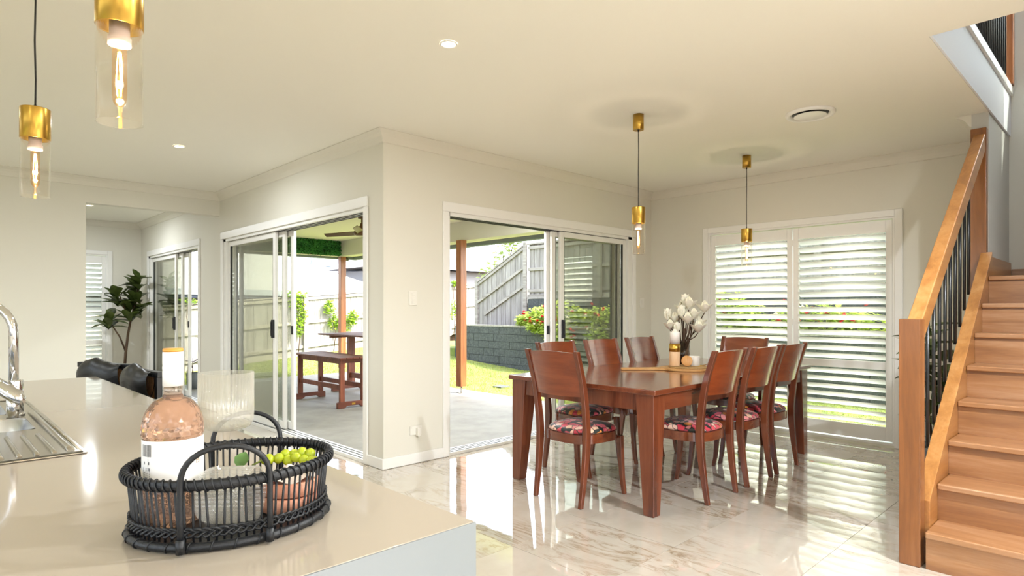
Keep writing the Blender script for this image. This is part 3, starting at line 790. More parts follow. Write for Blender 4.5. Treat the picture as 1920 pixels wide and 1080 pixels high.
# ------------------------------------------------------------------ on the dining table
TZ = .7865
def on_table(x, y): return (x, y, TZ)
bd = thing('serving_board', 'long handled wooden serving board on the dining table', 'board', (1.86, -1.60, TZ))
# local x axis points along the handle
bd.rotation_euler = (0, 0, math.atan2(.30, -.36))
n = 40; pts = []
for k in range(n + 1):
    a = math.radians(18) + (2 * PI - math.radians(36)) * k / n
    pts.append((.205 * math.cos(a), .205 * math.sin(a)))
pts += [(.30, -.034), (.50, -.028), (.535, -.02), (.54, 0), (.535, .02), (.50, .028), (.30, .034)]
MB().prism(pts, .0004, .018).build('board', boardw, bd, bevel=.004)
pm = tag(MB().lathe([(0, .0004), (.165, .0004), (.168, .004), (.165, .008)] + [(r, .008 + (.003 if i % 2 else 0)) for i, r in enumerate([.155, .148, .14, .13, .12, .11, .10, .09, .08, .07, .06, .05, .04, .03, .02, .01])] + [(0, .008)], 48).build('woven_mat', wovenm, loc=(1.88, -1.62, TZ + .0185)),
         'round woven seagrass mat on the serving board', 'mat')
MZ = TZ + .0185 + .0115
ch = thing('candle_holder', 'tall white pillar candle in a brass and timber holder', 'candle', (1.795, -1.54, MZ)); ch.scale = (1.2, 1.2, 1.1)
MB().lathe([(.036, .0003), (.0365, .002), (.0365, .105), (.0355, .1065)], 32).build('timber_base', blockw, ch)
MB().lathe([(.036, .107), (.0375, .108), (.0375, .166), (.034, .166)], 36).build('brass_band', brass, ch)
cd = MB().lathe([(.0335, .1662), (.0335, .248), (.030, .255), (.018, .256), (.010, .272), (.004, .275), (0, .275)], 32).build('candle', candle, ch)
jc = tag(MB().lathe([(.045, .0003), (.048, .004), (.048, .075), (.047, .078), (.0445, .078), (.0445, .012), (0, .012)], 36).build('candle_jar', plain('jar_ceramic', 'e9e4da', .5), loc=(1.93, -1.635, MZ)),
         'white ceramic jar candle without its lid on the woven mat', 'candle')
lid = tag(MB().lathe([(.043, 0), (.044, .002), (.044, .014), (.042, .016), (0, .016)], 32).build('jar_lid', lidw, loc=(1.829, -1.63, MZ + .0415), rot=(0, math.radians(72), math.radians(215))),
          'round wooden jar lid leaning against the white jar', 'lid')
sn = thing('candle_snuffer', 'thin brass candle snuffer lying on the woven mat', 'candle snuffer', (1.95, -1.72, MZ))
MB().tube([(-.12, -.01, .006), (-.03, -.03, .016), (.02, -.035, .03)], .003, 8).build('handle', brass, sn)
MB().lathe([(.014, .0005), (.013, .028), (.006, .034), (0, .034)], 20, c=(.03, -.037, 0)).build('bell', brass, sn)
# vase with magnolias
vs_ = thing('magnolia_vase', 'smoky glass vase of cream magnolia blooms on dark stems', 'vase', (1.99, -1.50, TZ + .0185))
vs_.location = (2.068, -1.455, TZ); vs_.scale = (1.12, 1.12, 1.08)
MB().lathe([(.038, .0008), (.042, .004), (.050, .08), (.056, .20), (.053, .20), (.047, .08), (.039, .012), (0, .010)], 32).build('vase', smoke, vs_)
RB = random.Random(3)
blooms = [(-.115, .02, .40), (-.10, .0, .32), (-.055, .03, .37), (-.02, -.02, .42), (.0, .04, .46), (.045, .0, .485), (.03, .05, .52), (.075, -.03, .41), (.02, -.05, .37), (.07, .02, .34), (.12, .0, .335), (.16, -.02, .46), (-.06, -.05, .30), (.10, -.05, .30)]
# spread the blooms along the picture's left-right direction
rx, ry = .72, -.69
def magnolia(p, sz, tight):
    m = MB()
    for ring, (nn, tilt, ll) in enumerate(((4, .25, 1.0), (6, .6 if tight else 1.05, 1.0))):
        for k in range(nn):
            a = 2 * PI * k / nn + ring * .6
            d = Vector((math.cos(a) * math.sin(tilt), math.sin(a) * math.sin(tilt), math.cos(tilt)))
            m.leaf(Vector(p), d, Vector((-math.cos(a), -math.sin(a), .3)), sz * ll, sz * .62, -.28, .22)
    return m
for i, (a, b, h) in enumerate(blooms):
    px, py = a * rx + b * .69, a * ry + b * .72
    tip = Vector((px, py, h - .03))
    base = Vector((RB.uniform(-.018, .018), RB.uniform(-.018, .018), .02)); rimp = Vector((px * .25, py * .25, .2))
    MB().tube([base, rimp, rimp.lerp(tip, .55) + Vector((RB.uniform(-.012, .012), RB.uniform(-.012, .012), 0)), tip], [.004, .0045, .0045, .004], 6).build('stem', twig, vs_)
    magnolia(tip, RB.uniform(.08, .105), i % 3 == 0).build('bloom', magn, vs_)
for k in range(9):
    a = RB.uniform(0, 2 * PI); p = Vector((.05 * math.cos(a), .05 * math.sin(a), RB.uniform(.2, .28)))
    MB().tube([Vector((p.x * .3, p.y * .3, .12)), p, p * 1.35 + Vector((0, 0, .03))], [.004, .005, .006], 6).build('twig', twig, vs_)

# ------------------------------------------------------------------ kitchen island
isl = thing('kitchen_island', 'white stone kitchen island with waterfall end', 'kitchen island', (-2.5, -1.75, 0))
def il(x, y): return (x + 2.5, y + 1.75)
BX0, BX1, BY0, BY1 = -3.05, -1.94, -3.39, -.10
SK = (-2.81, -2.385, -1.82, -1.00)
u = [BX0 + 2.5, SK[0] + 2.5, SK[1] + 2.5, BX1 + 2.5]; v = [BY0 + 1.75, SK[2] + 1.75, SK[3] + 1.75, BY1 + 1.75]
solid(u, v, .862, .9, 'z', lambda a, b: u[1] < a < u[2] and v[1] < b < v[2]).build('benchtop', bench_m, isl, bevel=.002)
MB().box(u[0], v[0] + .0003, .0008, u[3], v[0] + .038, .8615).build('end_support', cab_m, isl)
MB().box(u[0], v[0] - .003, .0008, u[3], v[0] - .0002, .8992).build('end_panel', bench_e, isl)
MB().box(u[0], v[3] - .038, .0008, u[3], v[3], .8615).build('end_panel', bench_e, isl)
MB().box(u[0] + .02, v[0] + .04, .10, u[2] - .12, v[1] - .3, .8615).build('cabinet', cab_m, isl)
MB().box(u[2] + .12, v[0] + .04, .0008, u[2] + .15, v[3] - .04, .8615).build('back_panel', cab_m, isl)
MB().box(u[0] + .02, v[2] + .25, .10, u[2] - .12, v[3] - .04, .8615).build('cabinet', cab_m, isl)

sk = thing('kitchen_sink', 'stainless steel sink with ribbed draining board set in the island', 'sink', (-2.6, -1.63, .9))
ux = [x + 2.6 for x in (-2.86, -2.80, -2.43, -2.395, -2.337)]; uy = [y + 1.63 for y in (-2.287, -1.80, -1.52, -1.40, -1.02, -.97)]
solid(ux, uy, .0006, .0045, 'z', lambda a, b: (ux[1] < a < ux[3] and uy[1] < b < uy[2]) or (ux[1] < a < ux[2] and uy[3] < b < uy[4])).build('draining_board', steel, sk, bevel=.002)
MB().tube([(ux[0] + .012, uy[0] + .012, .0045), (ux[4] - .012, uy[0] + .012, .0045), (ux[4] - .012, uy[5] - .012, .0045), (ux[0] + .012, uy[5] - .012, .0045)], .0035, 6, closed=True).build('rim_bead', steel, sk)
MB().tube([(ux[4] - .030, uy[0] + .05, .0035), (ux[4] - .030, uy[0] + .08, .007), (ux[4] - .030, uy[3] - .06, .009), (ux[4] - .030, uy[3], .0035)], .0065, 8, sx=1.5).build('long_rib', steel, sk)
for k in range(11):
    x = ux[3] - .008 - k * .036
    MB().tube([(x, uy[0] + .045, .0035), (x, uy[0] + .06, .0065), (x, uy[0] + .36, .0065), (x, uy[0] + .375, .0035)], .005, 8, sx=1.2).build('drain_rib', steel, sk)
def bowl(x0, x1, y0, y1, dep):
    m = MB(); n = 48; rows = [(1.0, .0045), (.985, .0), (.96, -dep * .6), (.92, -dep * .92), (.80, -dep), (.02, -dep - .002)]
    cx, cy, hw, hd = (x0 + x1) / 2, (y0 + y1) / 2, (x1 - x0) / 2, (y1 - y0) / 2; vv = []
    for f, z in rows:
        for k in range(n):
            a = 2 * PI * k / n; c_, s_ = math.cos(a), math.sin(a); e = .18 if f == 1.0 else .34
            vv.append((cx + hw * f * math.copysign(abs(c_) ** e, c_), cy + hd * f * math.copysign(abs(s_) ** e, s_), z))
    m._add(vv, [(i * n + k, i * n + (k + 1) % n, (i + 1) * n + (k + 1) % n, (i + 1) * n + k) for i in range(len(rows) - 1) for k in range(n)], True)
    return m
bowl_m = plain('bowl_steel', 'cdd0d6', .32, 1.0)
bowl(ux[1] - .002, ux[3] + .002, uy[1] - .002, uy[2] + .002, .17).build('bowl', bowl_m, sk)
bowl(ux[1] - .002, ux[2] + .002, uy[3] - .002, uy[4] + .002, .14).build('bowl', bowl_m, sk)
# tap
tp = thing('kitchen_tap', 'chrome gooseneck mixer tap beside the sink bowl', 'tap', (-2.412, -1.447, .9045))
MB().lathe([(.026, .0003), (.027, .004), (.022, .012)], 24).build('base_ring', chrome, tp)
MB().lathe([(.0215, .0125), (.0215, .122), (.020, .126), (0, .126)], 28).build('body', chrome, tp)
pth = [(-.006, .006, .124), (-.006, .006, .29)]
for k in range(1, 13):
    a = PI * k / 12; r = .105
    pth.append((-.006 - (r - r * math.cos(a)) * .72, .006 + (r - r * math.cos(a)) * .69, .29 + r * math.sin(a)))
pth.append((pth[-1][0], pth[-1][1], .24))
MB().tube(pth, .0145, 14).build('spout', chrome, tp)
MB().tube([(.018, -.058, .052), (.012, -.053, .056), (.0, -.045, .066), (-.02, -.028, .085), (-.055, .005, .118), (-.10, .045, .145)], [.006, .017, .0225, .025, .022, .016], 18).build('lever', chrome, tp)
MB().lathe([(.018, .0003), (.018, .060), (.012, .066)], 24, c=(-.012, -.036, 0)).build('side_valve', chrome, tp)

# ------------------------------------------------------------------ bar stools beyond the island
def stool(label, x, y, rz):
    t = thing('bar_stool', label, 'bar stool', (x, y, 0), rz, 'black bar stools')
    for sx in (-1, 1):
        for sy in (-1, 1):
            MB().tube([(sx * .21, sy * .20, .0008), (sx * .17, sy * .165, .62)], .016, 10).build('leg', blackm, t)
        MB().tube([(sx * .195, -.185, .2), (sx * .195, .185, .2)], .01, 8).build('footrest', blackm, t)
    MB().box(-.20, -.20, .6205, .20, .20, .675).build('seat', leather, t, bevel=.02, seg=3)
    # back frame of square bar with a cane panel and a padded black cover over part of it
    MB().box(-.225, -.265, .56, -.19, -.235, .92).build('back_post', blackm, t, bevel=.004)
    MB().box(.19, -.265, .56, .225, -.235, .92).build('back_post', blackm, t, bevel=.004)
    MB().box(-.235, -.27, .905, .235, -.235, .937).build('top_rail', blackm, t, bevel=.004)
    MB().box(-.19, -.258, .70, .19, -.248, .9049).build('cane_panel', cane_m, t)
    def pad(u, v):
        a = (u - .5) * 2; b = 2 * PI * v
        x = a * .185; w = .05 * (1 - abs(a) ** 4 * .6); h = .13 * (1 - abs(a) ** 3 * .35)
        sag = .012 * math.sin(a * 4 + .6) + .004 * math.sin(a * 11)
        return (x, -.215 + w * math.cos(b) * (1 + .1 * math.sin(3 * b)), .862 + sag + h * math.sin(b) * .75)
    m = MB().grid(pad, 20, 18); 
    m.build('back_cushion', leather, t)
    return t
stool('black bar stool with draped back cushion at the far end of the island', -2.03, .30, PI / 2 + .45)
stool('black bar stool with cane back panel nearer along the island edge', -1.985, -.27, PI / 2 + .12)
# ------------------------------------------------------------------ basket and its contents
BC = Vector((-2.248, -3.082, .9005)); RA, RBb = .160, .142
bk = thing('wicker_basket', 'oval black cane basket with two looped handles on the island', 'basket', BC, .0)
def ell(a, k, z): return Vector((RA * k * math.cos(a), RBb * k * math.sin(a), z))
NR = 72
MB().lathe([(1, .004), (1, .010)], 48, mod=lambda a, i: .96 * RA * RBb / math.hypot(RBb * math.cos(a), RA * math.sin(a))).build('base', ropem, bk)
MB().tube([ell(2 * PI * k / NR, 1.02, .0085) for k in range(NR)], .0075, 10, closed=True).build('foot_ring', ropem, bk)
for k in range(30):
    a = 2 * PI * k / 30; pts = []
    for q in range(9):
        b = -PI * .6 + PI * 1.5 * q / 8
        pts.append(ell(a + .05 * q / 8, 1.02, .0085) + Vector((math.cos(a) * math.cos(b), math.sin(a) * math.cos(b), math.sin(b))) * .0078)
    MB().tube(pts, .0014, 5).build('foot_wrap', ropem, bk)
# woven band above the foot: two strands weaving in opposite phase
for ph in (0, 1):
    for zz in (.027, .034):
        pts = []
        for k in range(180):
            a = 2 * PI * k / 180; w = math.cos(a * 39 + PI * ph + zz * 500)
            pts.append(ell(a, 1.0 + .022 * w, zz + .004 * math.sin(a * 39 + ph * PI)))
        MB().tube(pts, .0024, 5, closed=True).build('weave_strand', ropem, bk)
NS = 86
sp_m = None
for k in range(NS):
    a = 2 * PI * (k + R.uniform(-.12, .12)) / NS; l = a + R.uniform(-.02, .02)
    MB().tube([ell(a, .985, .012), ell(a, .99, .04), ell(l, 1.03, .105)], .0019, 6).build('cane_spoke', ropem, bk)
rimc = [ell(2 * PI * k / NR, 1.055, .106) for k in range(NR)]
m = MB(); vv = []
for k in range(NR):
    a = 2 * PI * k / NR
    for q in range(10):
        b = 2 * PI * q / 10; vv.append(ell(a, 1.055, .106) + Vector((math.cos(a) * math.cos(b) * .0055, math.sin(a) * math.cos(b) * .0055, math.sin(b) * .0085)))
m._add(vv, [(k * 10 + q, ((k + 1) % NR) * 10 + q, ((k + 1) % NR) * 10 + (q + 1) % 10, k * 10 + (q + 1) % 10) for k in range(NR) for q in range(10)], True)
m.build('rim', ropem, bk)
for k in range(84):
    a = 2 * PI * k / 84; pts = []
    for q in range(11):
        b = -PI * .65 + PI * 1.75 * q / 10; aa = a - .085 * q / 10
        pts.append(ell(aa, 1.055, .106) + Vector((math.cos(aa) * math.cos(b) * .0068, math.sin(aa) * math.cos(b) * .0068, math.sin(b) * .0093)))
    MB().tube(pts, .0016, 5).build('rim_wrap', ropem, bk)
for cen in (math.radians(-111.5), math.radians(64)):
    a0, a1 = cen - .375, cen + .375
    p0, p1 = ell(a0, 1.11, .006), ell(a1, 1.11, .006); q0, q1 = ell(a0, 1.115, .105), ell(a1, 1.115, .105)
    pts = [p0, p0.lerp(q0, .5)]
    for k in range(17):
        t_ = k / 16; f = math.sin(PI * t_); b = q0.lerp(q1, .5 - .5 * math.cos(PI * t_))
        out = Vector((math.cos(cen), math.sin(cen), 0)) * (.012 * f); pts.append(b + out + Vector((0, 0, .062 * f ** .8)))
    pts += [q1.lerp(p1, .5), p1]
    h = MB().tube(pts, .0045, 10).build('handle', ropem, bk)
    hp = smooth_path(pts, 3); wr = []
    for k in range(0, len(hp) - 1):
        pass
    for pp in (p0, p1):
        MB().tube([pp + Vector((0, 0, -.002)), pp + Vector((0, 0, .02))], .0068, 8).build('handle_binding', ropem, h)

FZ = .9005 + .0105      # inside floor of the basket
# wine bottle
bt = thing('wine_bottle', 'rose wine bottle with white label and white capsule in the basket', 'bottle', (-2.340, -3.052, FZ))
Rb = .0475; n = 36
prof = [(.030, .0005), (.040, .002), (.0455, .006)]
dia = [.010, .018, .026, .034, .042, .050, .058]
def facet_rows(zr, rad):
    rows = []
    for i, z in enumerate(zr): rows.append((rad(z), z, i % 2))
    return rows
m = MB(); vv = []; fs = []
rows = [(.036, .0005, 0), (.0465, .006, 0)] + [(Rb, z, i % 2) for i, z in enumerate([.014, .022, .030, .038, .046, .054, .062])] + [(Rb - .0012, .066, 0), (Rb - .0012, .150, 0)]
def shr(z):
    f = (z - .155) / (.217 - .155); return .0155 + (Rb - .0155) * math.sqrt(max(0, 1 - f ** 2.1))
rows += [(shr(z) + .0003, z, i % 2) for i, z in enumerate([.155, .163, .171, .179, .187, .195, .202, .208, .213])] + [(.0165, .2175, 0), (.015, .222, 0)]
for r, z, s_ in rows:
    for k in range(n):
        a = 2 * PI * (k + .5 * s_) / n; vv.append((r * math.cos(a), r * math.sin(a), z))
for i in range(len(rows) - 1):
    s0, s1 = rows[i][2], rows[i + 1][2]
    for k in range(n):
        l = (k + 1) % n; A, B, Cc, D = i * n + k, i * n + l, (i + 1) * n + l, (i + 1) * n + k
        if s0 == s1: fs.append((A, B, Cc, D))
        elif s1 > s0: fs += [(A, B, D), (B, Cc, D)]
        else: fs += [(A, Cc, D), (A, B, Cc)]
fs.append(tuple(range(n))[::-1]); fs.append(tuple((len(rows) - 1) * n + k for k in range(n)))
# raised diamonds: push every other point of the staggered rows outward
for i, (r, z, s_) in enumerate(rows):
    if 2 <= i <= 8 or 11 <= i <= 16:
        for k in range(n):
            if (k + i) % 2 == 0:
                x, y, z_ = vv[i * n + k]; q = 1 + .030 * (1 if i <= 8 else .8); vv[i * n + k] = (x * q, y * q, z_)
m._add(vv, fs, False); m.build('wine_body', wine, bt)
MB().lathe([(.0148, .2225), (.0148, .236)], 28).build('glass_neck', thin_glass('neck_glass', 'f3e6dc', base=.1), bt)
cpp = MB().lathe([(.0162, .2365), (.0164, .262), (.0160, .263), (.0164, .266), (.0167, .268), (.0164, .270), (.0160, .272), (.0164, .275), (.0164, .292), (.0160, .2955)], 36).build('capsule', capm, bt)
MB().lathe([(.0157, .2956), (.0162, .298), (.0155, .3015), (0, .3018)], 32).build('capsule_top', captop, cpp)
ca = math.atan2(camo.location.y + 3.052, camo.location.x + 2.340)        # direction the label turns to
LA = (ca - 1.40, ca + 1.62)
def arc_patch(a0, a1, z0, z1, r, nn=24):
    return MB().grid(lambda u_, v_: (r * math.cos(a0 + (a1 - a0) * u_), r * math.sin(a0 + (a1 - a0) * u_), z0 + (z1 - z0) * v_), nn, 1)
lb = arc_patch(LA[0], LA[1], .067, .149, Rb + .0002, 32).build('label', labelm, bt)
def arc_marks(name, a0, a1, z0, z1, mat, r=Rb + .0005, nn=6): return arc_patch(a0, a1, z0, z1, r, nn).build(name, mat, lb)
x0 = LA[0] + .20
m = MB()
for k in range(22):
    a = x0 + .022 * k; w = R.choice([.006, .010, .014])
    m.grid(lambda u_, v_: ((Rb + .0005) * math.cos(a + w * u_), (Rb + .0005) * math.sin(a + w * u_), .123 + .020 * v_), 1, 1, False)
stuff(m.build('barcode', inkm, lb))
m = MB()
for col in range(7):
    a = x0 + .05 + col * .055
    if col == 5: zr = (.070, .142)
    else: zr = (.070, .070 + R.uniform(.02, .036))
    z = zr[0]
    while z < zr[1]:
        h_ = R.uniform(.0012, .003); w = .020
        m.grid(lambda u_, v_: ((Rb + .0005) * math.cos(a + w * u_), (Rb + .0005) * math.sin(a + w * u_), z + h_ * v_), 1, 1, False)
        z += h_ + R.uniform(.0006, .0014)
stuff(m.build('small_print', inkm, lb))
for q in ((x0 + .12, .110), (x0 + .34, .110), (x0 + .36, .100)):
    m = MB().grid(lambda u_, v_: ((Rb + .0005) * math.cos(q[0] + .05 * u_), (Rb + .0005) * math.sin(q[0] + .05 * u_), q[1] + .0045 * v_), 2, 1)
    m.build('symbol', inkm, lb)
def wrap_text(txt, size, a_start, z, r, mat, parent, name):
    cu = bpy.data.curves.new('txt', 'FONT'); cu.body = txt; cu.size = size; cu.resolution_u = 3
    o = bpy.data.objects.new('txt', cu); C.objects.link(o)
    bpy.context.view_layer.update()
    me = bpy.data.meshes.new_from_object(o.evaluated_get(bpy.context.evaluated_depsgraph_get()))
    bpy.data.objects.remove(o); bpy.data.curves.remove(cu)
    for v_ in me.vertices:
        a = a_start + v_.co.x / r; v_.co = (r * math.cos(a), r * math.sin(a), z + v_.co.y)
    me.materials.clear(); me.materials.append(mat)
    return link(name, me, parent)
wrap_text('BI', .017, ca + .78, .105, Rb + .0006, inkg, lb, 'lettering')
wrap_text('CAL', .0042, ca + .30, .246, .0169, plain('capsule_emboss', 'd9d5cf', .4), cpp, 'lettering')

# standing ribbed wine glass and a ribbed tumbler on its side
rib = lambda a, i: 1 + .02 * math.cos(40 * a)
BOWL = [(.006, .0), (.022, .0015), (.040, .007), (.0455, .018), (.047, .032), (.047, .108), (.0448, .108), (.0446, .032), (.0435, .02), (.038, .0095), (.02, .004), (0, .003)]
wg = thing('wine_glass', 'clear ribbed wine glass standing upright beside the bottle', 'glass', (-2.247, -3.040, FZ + .002))
MB().lathe(BOWL, 160, c=(0, 0, .142), mod=rib).build('bowl', ribg, wg)
MB().lathe([(.0055, .012), (.0036, .03), (.0036, .115), (.0075, .1419)], 20, cap=False).build('stem', clearg, wg)
MB().lathe([(.033, .0004), (.034, .0015), (.012, .006), (.0055, .0118)], 40).build('foot', clearg, wg)
gl = thing('glass_tumbler', 'clear ribbed tumbler lying on its side in front of the wine glass', 'glass', (-2.308, -3.098, FZ + .0500))
gl.rotation_euler = Vector((.70, -.70, .02)).normalized().to_track_quat('Z', 'Y').to_euler()
MB().lathe([(r * 1.0, z * .86) for r, z in BOWL], 160, mod=rib).build('bowl', ribg, gl)
# stacked blush rounds, napkin, grapes, leaf
bp = Vector((-2.160, -3.118, FZ))
for k, (rr, z0, h_, lb2) in enumerate(((.052, .0005, .028, 'lower of two stacked blush clay coasters in the basket'), (.051, .0295, .026, 'upper of two stacked blush clay coasters in the basket'))):
    tag(MB().lathe([(rr - .004, 0), (rr, .003), (rr, h_ - .003), (rr - .004, h_), (rr - .008, h_ - .002), (0, h_ - .002)], 48, mod=lambda a, i: 1 + .006 * math.cos(26 * a)).build('clay_round', pinkm, loc=bp + Vector((0, 0, z0))), lb2, 'clay dish', 'stacked blush dishes')
def napfn(u_, v_):
    a = 2 * PI * u_; r = .002 + .046 * v_; return (r * math.cos(a), r * math.sin(a) * .8, .010 - .012 * v_ + .0042 * math.sin(5 * a + 1) * v_ + .012 * (1 - v_) ** 2)
tag(MB().grid(napfn, 48, 10, wrap=True).build('napkin', napk, loc=bp + Vector((-.004, -.004, .0605))), 'crumpled pale linen napkin on the blush dishes', 'napkin')
gp = [(-.030, .052, .070), (-.012, .056, .066), (.006, .055, .071), (.024, .052, .067), (.042, .046, .066), (-.048, .044, .070), (-.022, .066, .074), (.015, .068, .077), (.034, .064, .076), (-.060, .058, .066), (-.004, .072, .074), (.054, .036, .067)]
GD = ['near the leaf', 'beside the lying glass', 'at the middle of the bunch', 'right of the middle', 'beside the napkin', 'left in the front row', 'left in the back row', 'at the top of the bunch', 'top right of the bunch', 'leftmost of the bunch', 'at the back of the bunch', 'rightmost of the bunch']
gme = MB().lathe([(0, -.0115)] + [(.0098 * math.sin(PI * k / 10), -.0115 * math.cos(PI * k / 10)) for k in range(1, 10)] + [(0, .0115)], 18, cap=False).mesh('grape', grape_m)
for (x, y, z), d_ in zip(gp, GD):
    px, py = x * .72 + y * .69, -x * .69 + y * .72
    o = link('grape', gme, loc=bp + Vector((px * .9 - .012, py * .9, z + .012)), rot=(R.uniform(0, 3), R.uniform(0, 1), 0)); tag(o, 'green grape in the basket, ' + d_, 'grape', 'green grapes in the basket')
tag(MB().tube([bp + Vector((-.05, .05, .078)), bp + Vector((-.01, .07, .084)), bp + Vector((.04, .05, .083))], .0018, 6).build('grape_stalk', plain('stalk_green', '6d7a33', .7)), 'thin green stalk of the grape bunch', 'stalk')
m = MB(); m.leaf((0, 0, 0), (.4, .1, 1), (-.6, -.8, .2), .034, .028, .25, .2)
tag(m.build('grape_leaf', leafm('grape_leaf_green', '4f7a3a', '7fa05a', .6), loc=(-2.205, -2.985, FZ + .055)), 'green grape leaf behind the glass stem', 'leaf')
# ------------------------------------------------------------------ indoor plants
def rubber_plant(name, label, loc_, stems, nl, L, pot, RN):
    t = thing(name, label, 'plant', loc_)
    pot(t)
    for pts, rr in stems:
        MB().tube(pts, rr, 8).build('stem', plain('bark_brown', '5b4634', .8) if 'bark_brown' not in MATS else MATS['bark_brown'], t)
    return t
def whorl(t, p, n, L, RN, mat, up=.75, spread=.9, xmax=9, ymax=9, wr=.46, ymin=-9):
    for k in range(n):
        a = 2 * PI * k / n * 1.62 + RN.uniform(-.3, .3); e = RN.uniform(.15, spread)
        d = Vector((math.cos(a) * math.cos(e * 0 + .5), math.sin(a) * math.cos(.5), RN.uniform(-.05, up)))
        q = Vector(p) + Vector((0, 0, -RN.uniform(0, .24)))
        if q.x + d.x * L > xmax: d.x = -d.x * .6
        if q.y + d.y * L < ymin: d.y = abs(d.y) * .5
        if q.y + d.y * L > ymax: d.y = -d.y * .6
        m = MB(); m.leaf((0, 0, 0), d, (0, 0, 1), L * RN.uniform(.75, 1.1), L * wr, RN.uniform(.05, .28), .16)
        m.build('leaf', mat, t, loc=q)
RN = random.Random(11)
ip = thing('rubber_plant', 'tall dark leaved rubber plant in a pale woven pot in the corner', 'plant', (-.36, 6.88, 0))
MB().lathe([(.15, .0008), (.19, .03), (.215, .2), (.20, .36), (.185, .36), (.185, .30), (0, .30)], 32, mod=lambda a, i: 1 + .012 * math.cos(40 * a + i)).build('woven_pot', wick, ip)
bark = plain('bark_brown', '54402f', .8)
MB().tube([(0, 0, .30), (.02, 0, .6), (.05, -.01, .9), (.10, -.02, 1.2)], [.022, .02, .018, .014], 8).build('stem', bark, ip)
MB().tube([(.02, 0, .62), (-.06, .0, .85), (-.20, .0, 1.1)], [.014, .012, .009], 8).build('stem', bark, ip)
MB().tube([(.09, -.02, 1.15), (.16, -.03, 1.45), (.20, -.02, 1.72)], [.014, .011, .008], 8).build('stem', bark, ip)
MB().tube([(.08, -.02, 1.1), (.0, 0, 1.3), (-.06, .02, 1.5)], [.012, .01, .008], 8).build('stem', bark, ip)
for p, n_, L in (((-.21, 0, 1.16), 15, .27), ((-.08, .02, 1.54), 17, .28), ((.20, -.02, 1.78), 17, .28), ((.16, -.03, 1.52), 16, .28), ((.08, -.02, 1.30), 14, .28), ((.22, -.03, 1.36), 10, .26)):
    whorl(ip, p, n_, L, RN, leaf_dark, 1.3, xmax=.34, ymax=.5, wr=.50)
sp2 = thing('potted_plant', 'dark leafy plant in a black pot behind the stair balusters', 'plant', (2.5, -3.18, 0))
MB().lathe([(.13, .0008), (.16, .32), (.15, .32), (.145, .28), (0, .28)], 28).build('pot', potm, sp2)
for k in range(5):
    a = 2 * PI * k / 5; tip = Vector((math.cos(a) * .14, math.sin(a) * .06, .75 + .13 * (k % 3)))
    MB().tube([(0, 0, .28), tip * .6, tip], [.01, .008, .006], 6).build('stem', bark, sp2)
    whorl(sp2, tip + Vector((0, 0, .08)), 8, .22, RN, leaf_dark, ymin=-.19)
whorl(sp2, (0, .02, 1.22), 9, .22, RN, leaf_dark, ymin=-.19)
whorl(sp2, (-.1, .02, .62), 8, .22, RN, leaf_dark, ymin=-.19)
dp = thing('potted_plant', 'small maroon leaved plant in a grey pot outside the far sliding door', 'plant', (.50, 6.45, -.0))
MB().lathe([(.075, .0008), (.10, .26), (.09, .26), (.088, .24), (0, .24)], 24).build('pot', potm, dp)
MB().tube([(0, 0, .24), (.01, .01, .5)], [.008, .005], 6).build('stem', bark, dp)
whorl(dp, (0, 0, .50), 5, .2, RN, leaf_brown, .5); whorl(dp, (0, 0, .36), 6, .12, RN, leaf_brown, .3)

# ------------------------------------------------------------------ patio
PX, PY = 3.5, 7.05
struct(solid([.15, PX + .12], [.15, PY + .1], -.12, -.004, 'z').build('patio_floor', concrete), 'smooth grey concrete patio slab')
struct(MB().box(.15, .15, 2.64, 4.0, 7.55, 2.72).build('patio_ceiling', soffit), 'cream lined patio ceiling')
struct(MB().box(3.38, .15, 2.34, 3.54, 7.15, 2.6395).build('patio_beam', beamp), 'pale painted patio beam above the timber posts')
struct(MB().box(.15, 6.98, 2.34, 3.3795, 7.14, 2.6395).build('patio_beam', beamp), 'pale painted patio beam behind the hedge panels')
struct(MB().box(3.5401, .15, 2.40, 4.0, 7.1401, 2.42).build('patio_eave', soffit), 'cream eave lining outside the patio beam')
struct(MB().box(4.0, .15, 2.34, 4.12, 7.67, 2.5).build('trim_10', fascia), 'grey gutter along the patio roof edge')
struct(MB().box(.15, 7.55, 2.34, 3.99, 7.67, 2.5).build('trim_11', fascia), 'grey gutter at the patio roof end')
struct(MB().box(.15, 7.1405, 2.40, 3.99, 7.55, 2.42).build('patio_eave', soffit), 'cream eave lining behind the hedge beam')
def post(x, y, label):
    t = thing('timber_post', label, 'post', (x, y, 0), 0, 'patio posts')
    MB().box(-.0575, -.0575, .10, .0575, .0575, 2.3395).build('post', postw, t, bevel=.005)
    MB().tube([(0, 0, -.0035), (0, 0, .0995)], .012, 10).build('steel_stub', steel, t)
    MB().box(-.05, -.05, -.0035, .05, .05, .004).build('base_plate', steel, t)
post(3.47, 7.05, 'stained timber patio post behind the outdoor bar table')
post(3.32, 3.08, 'stained timber patio post seen through the dining sliding door')
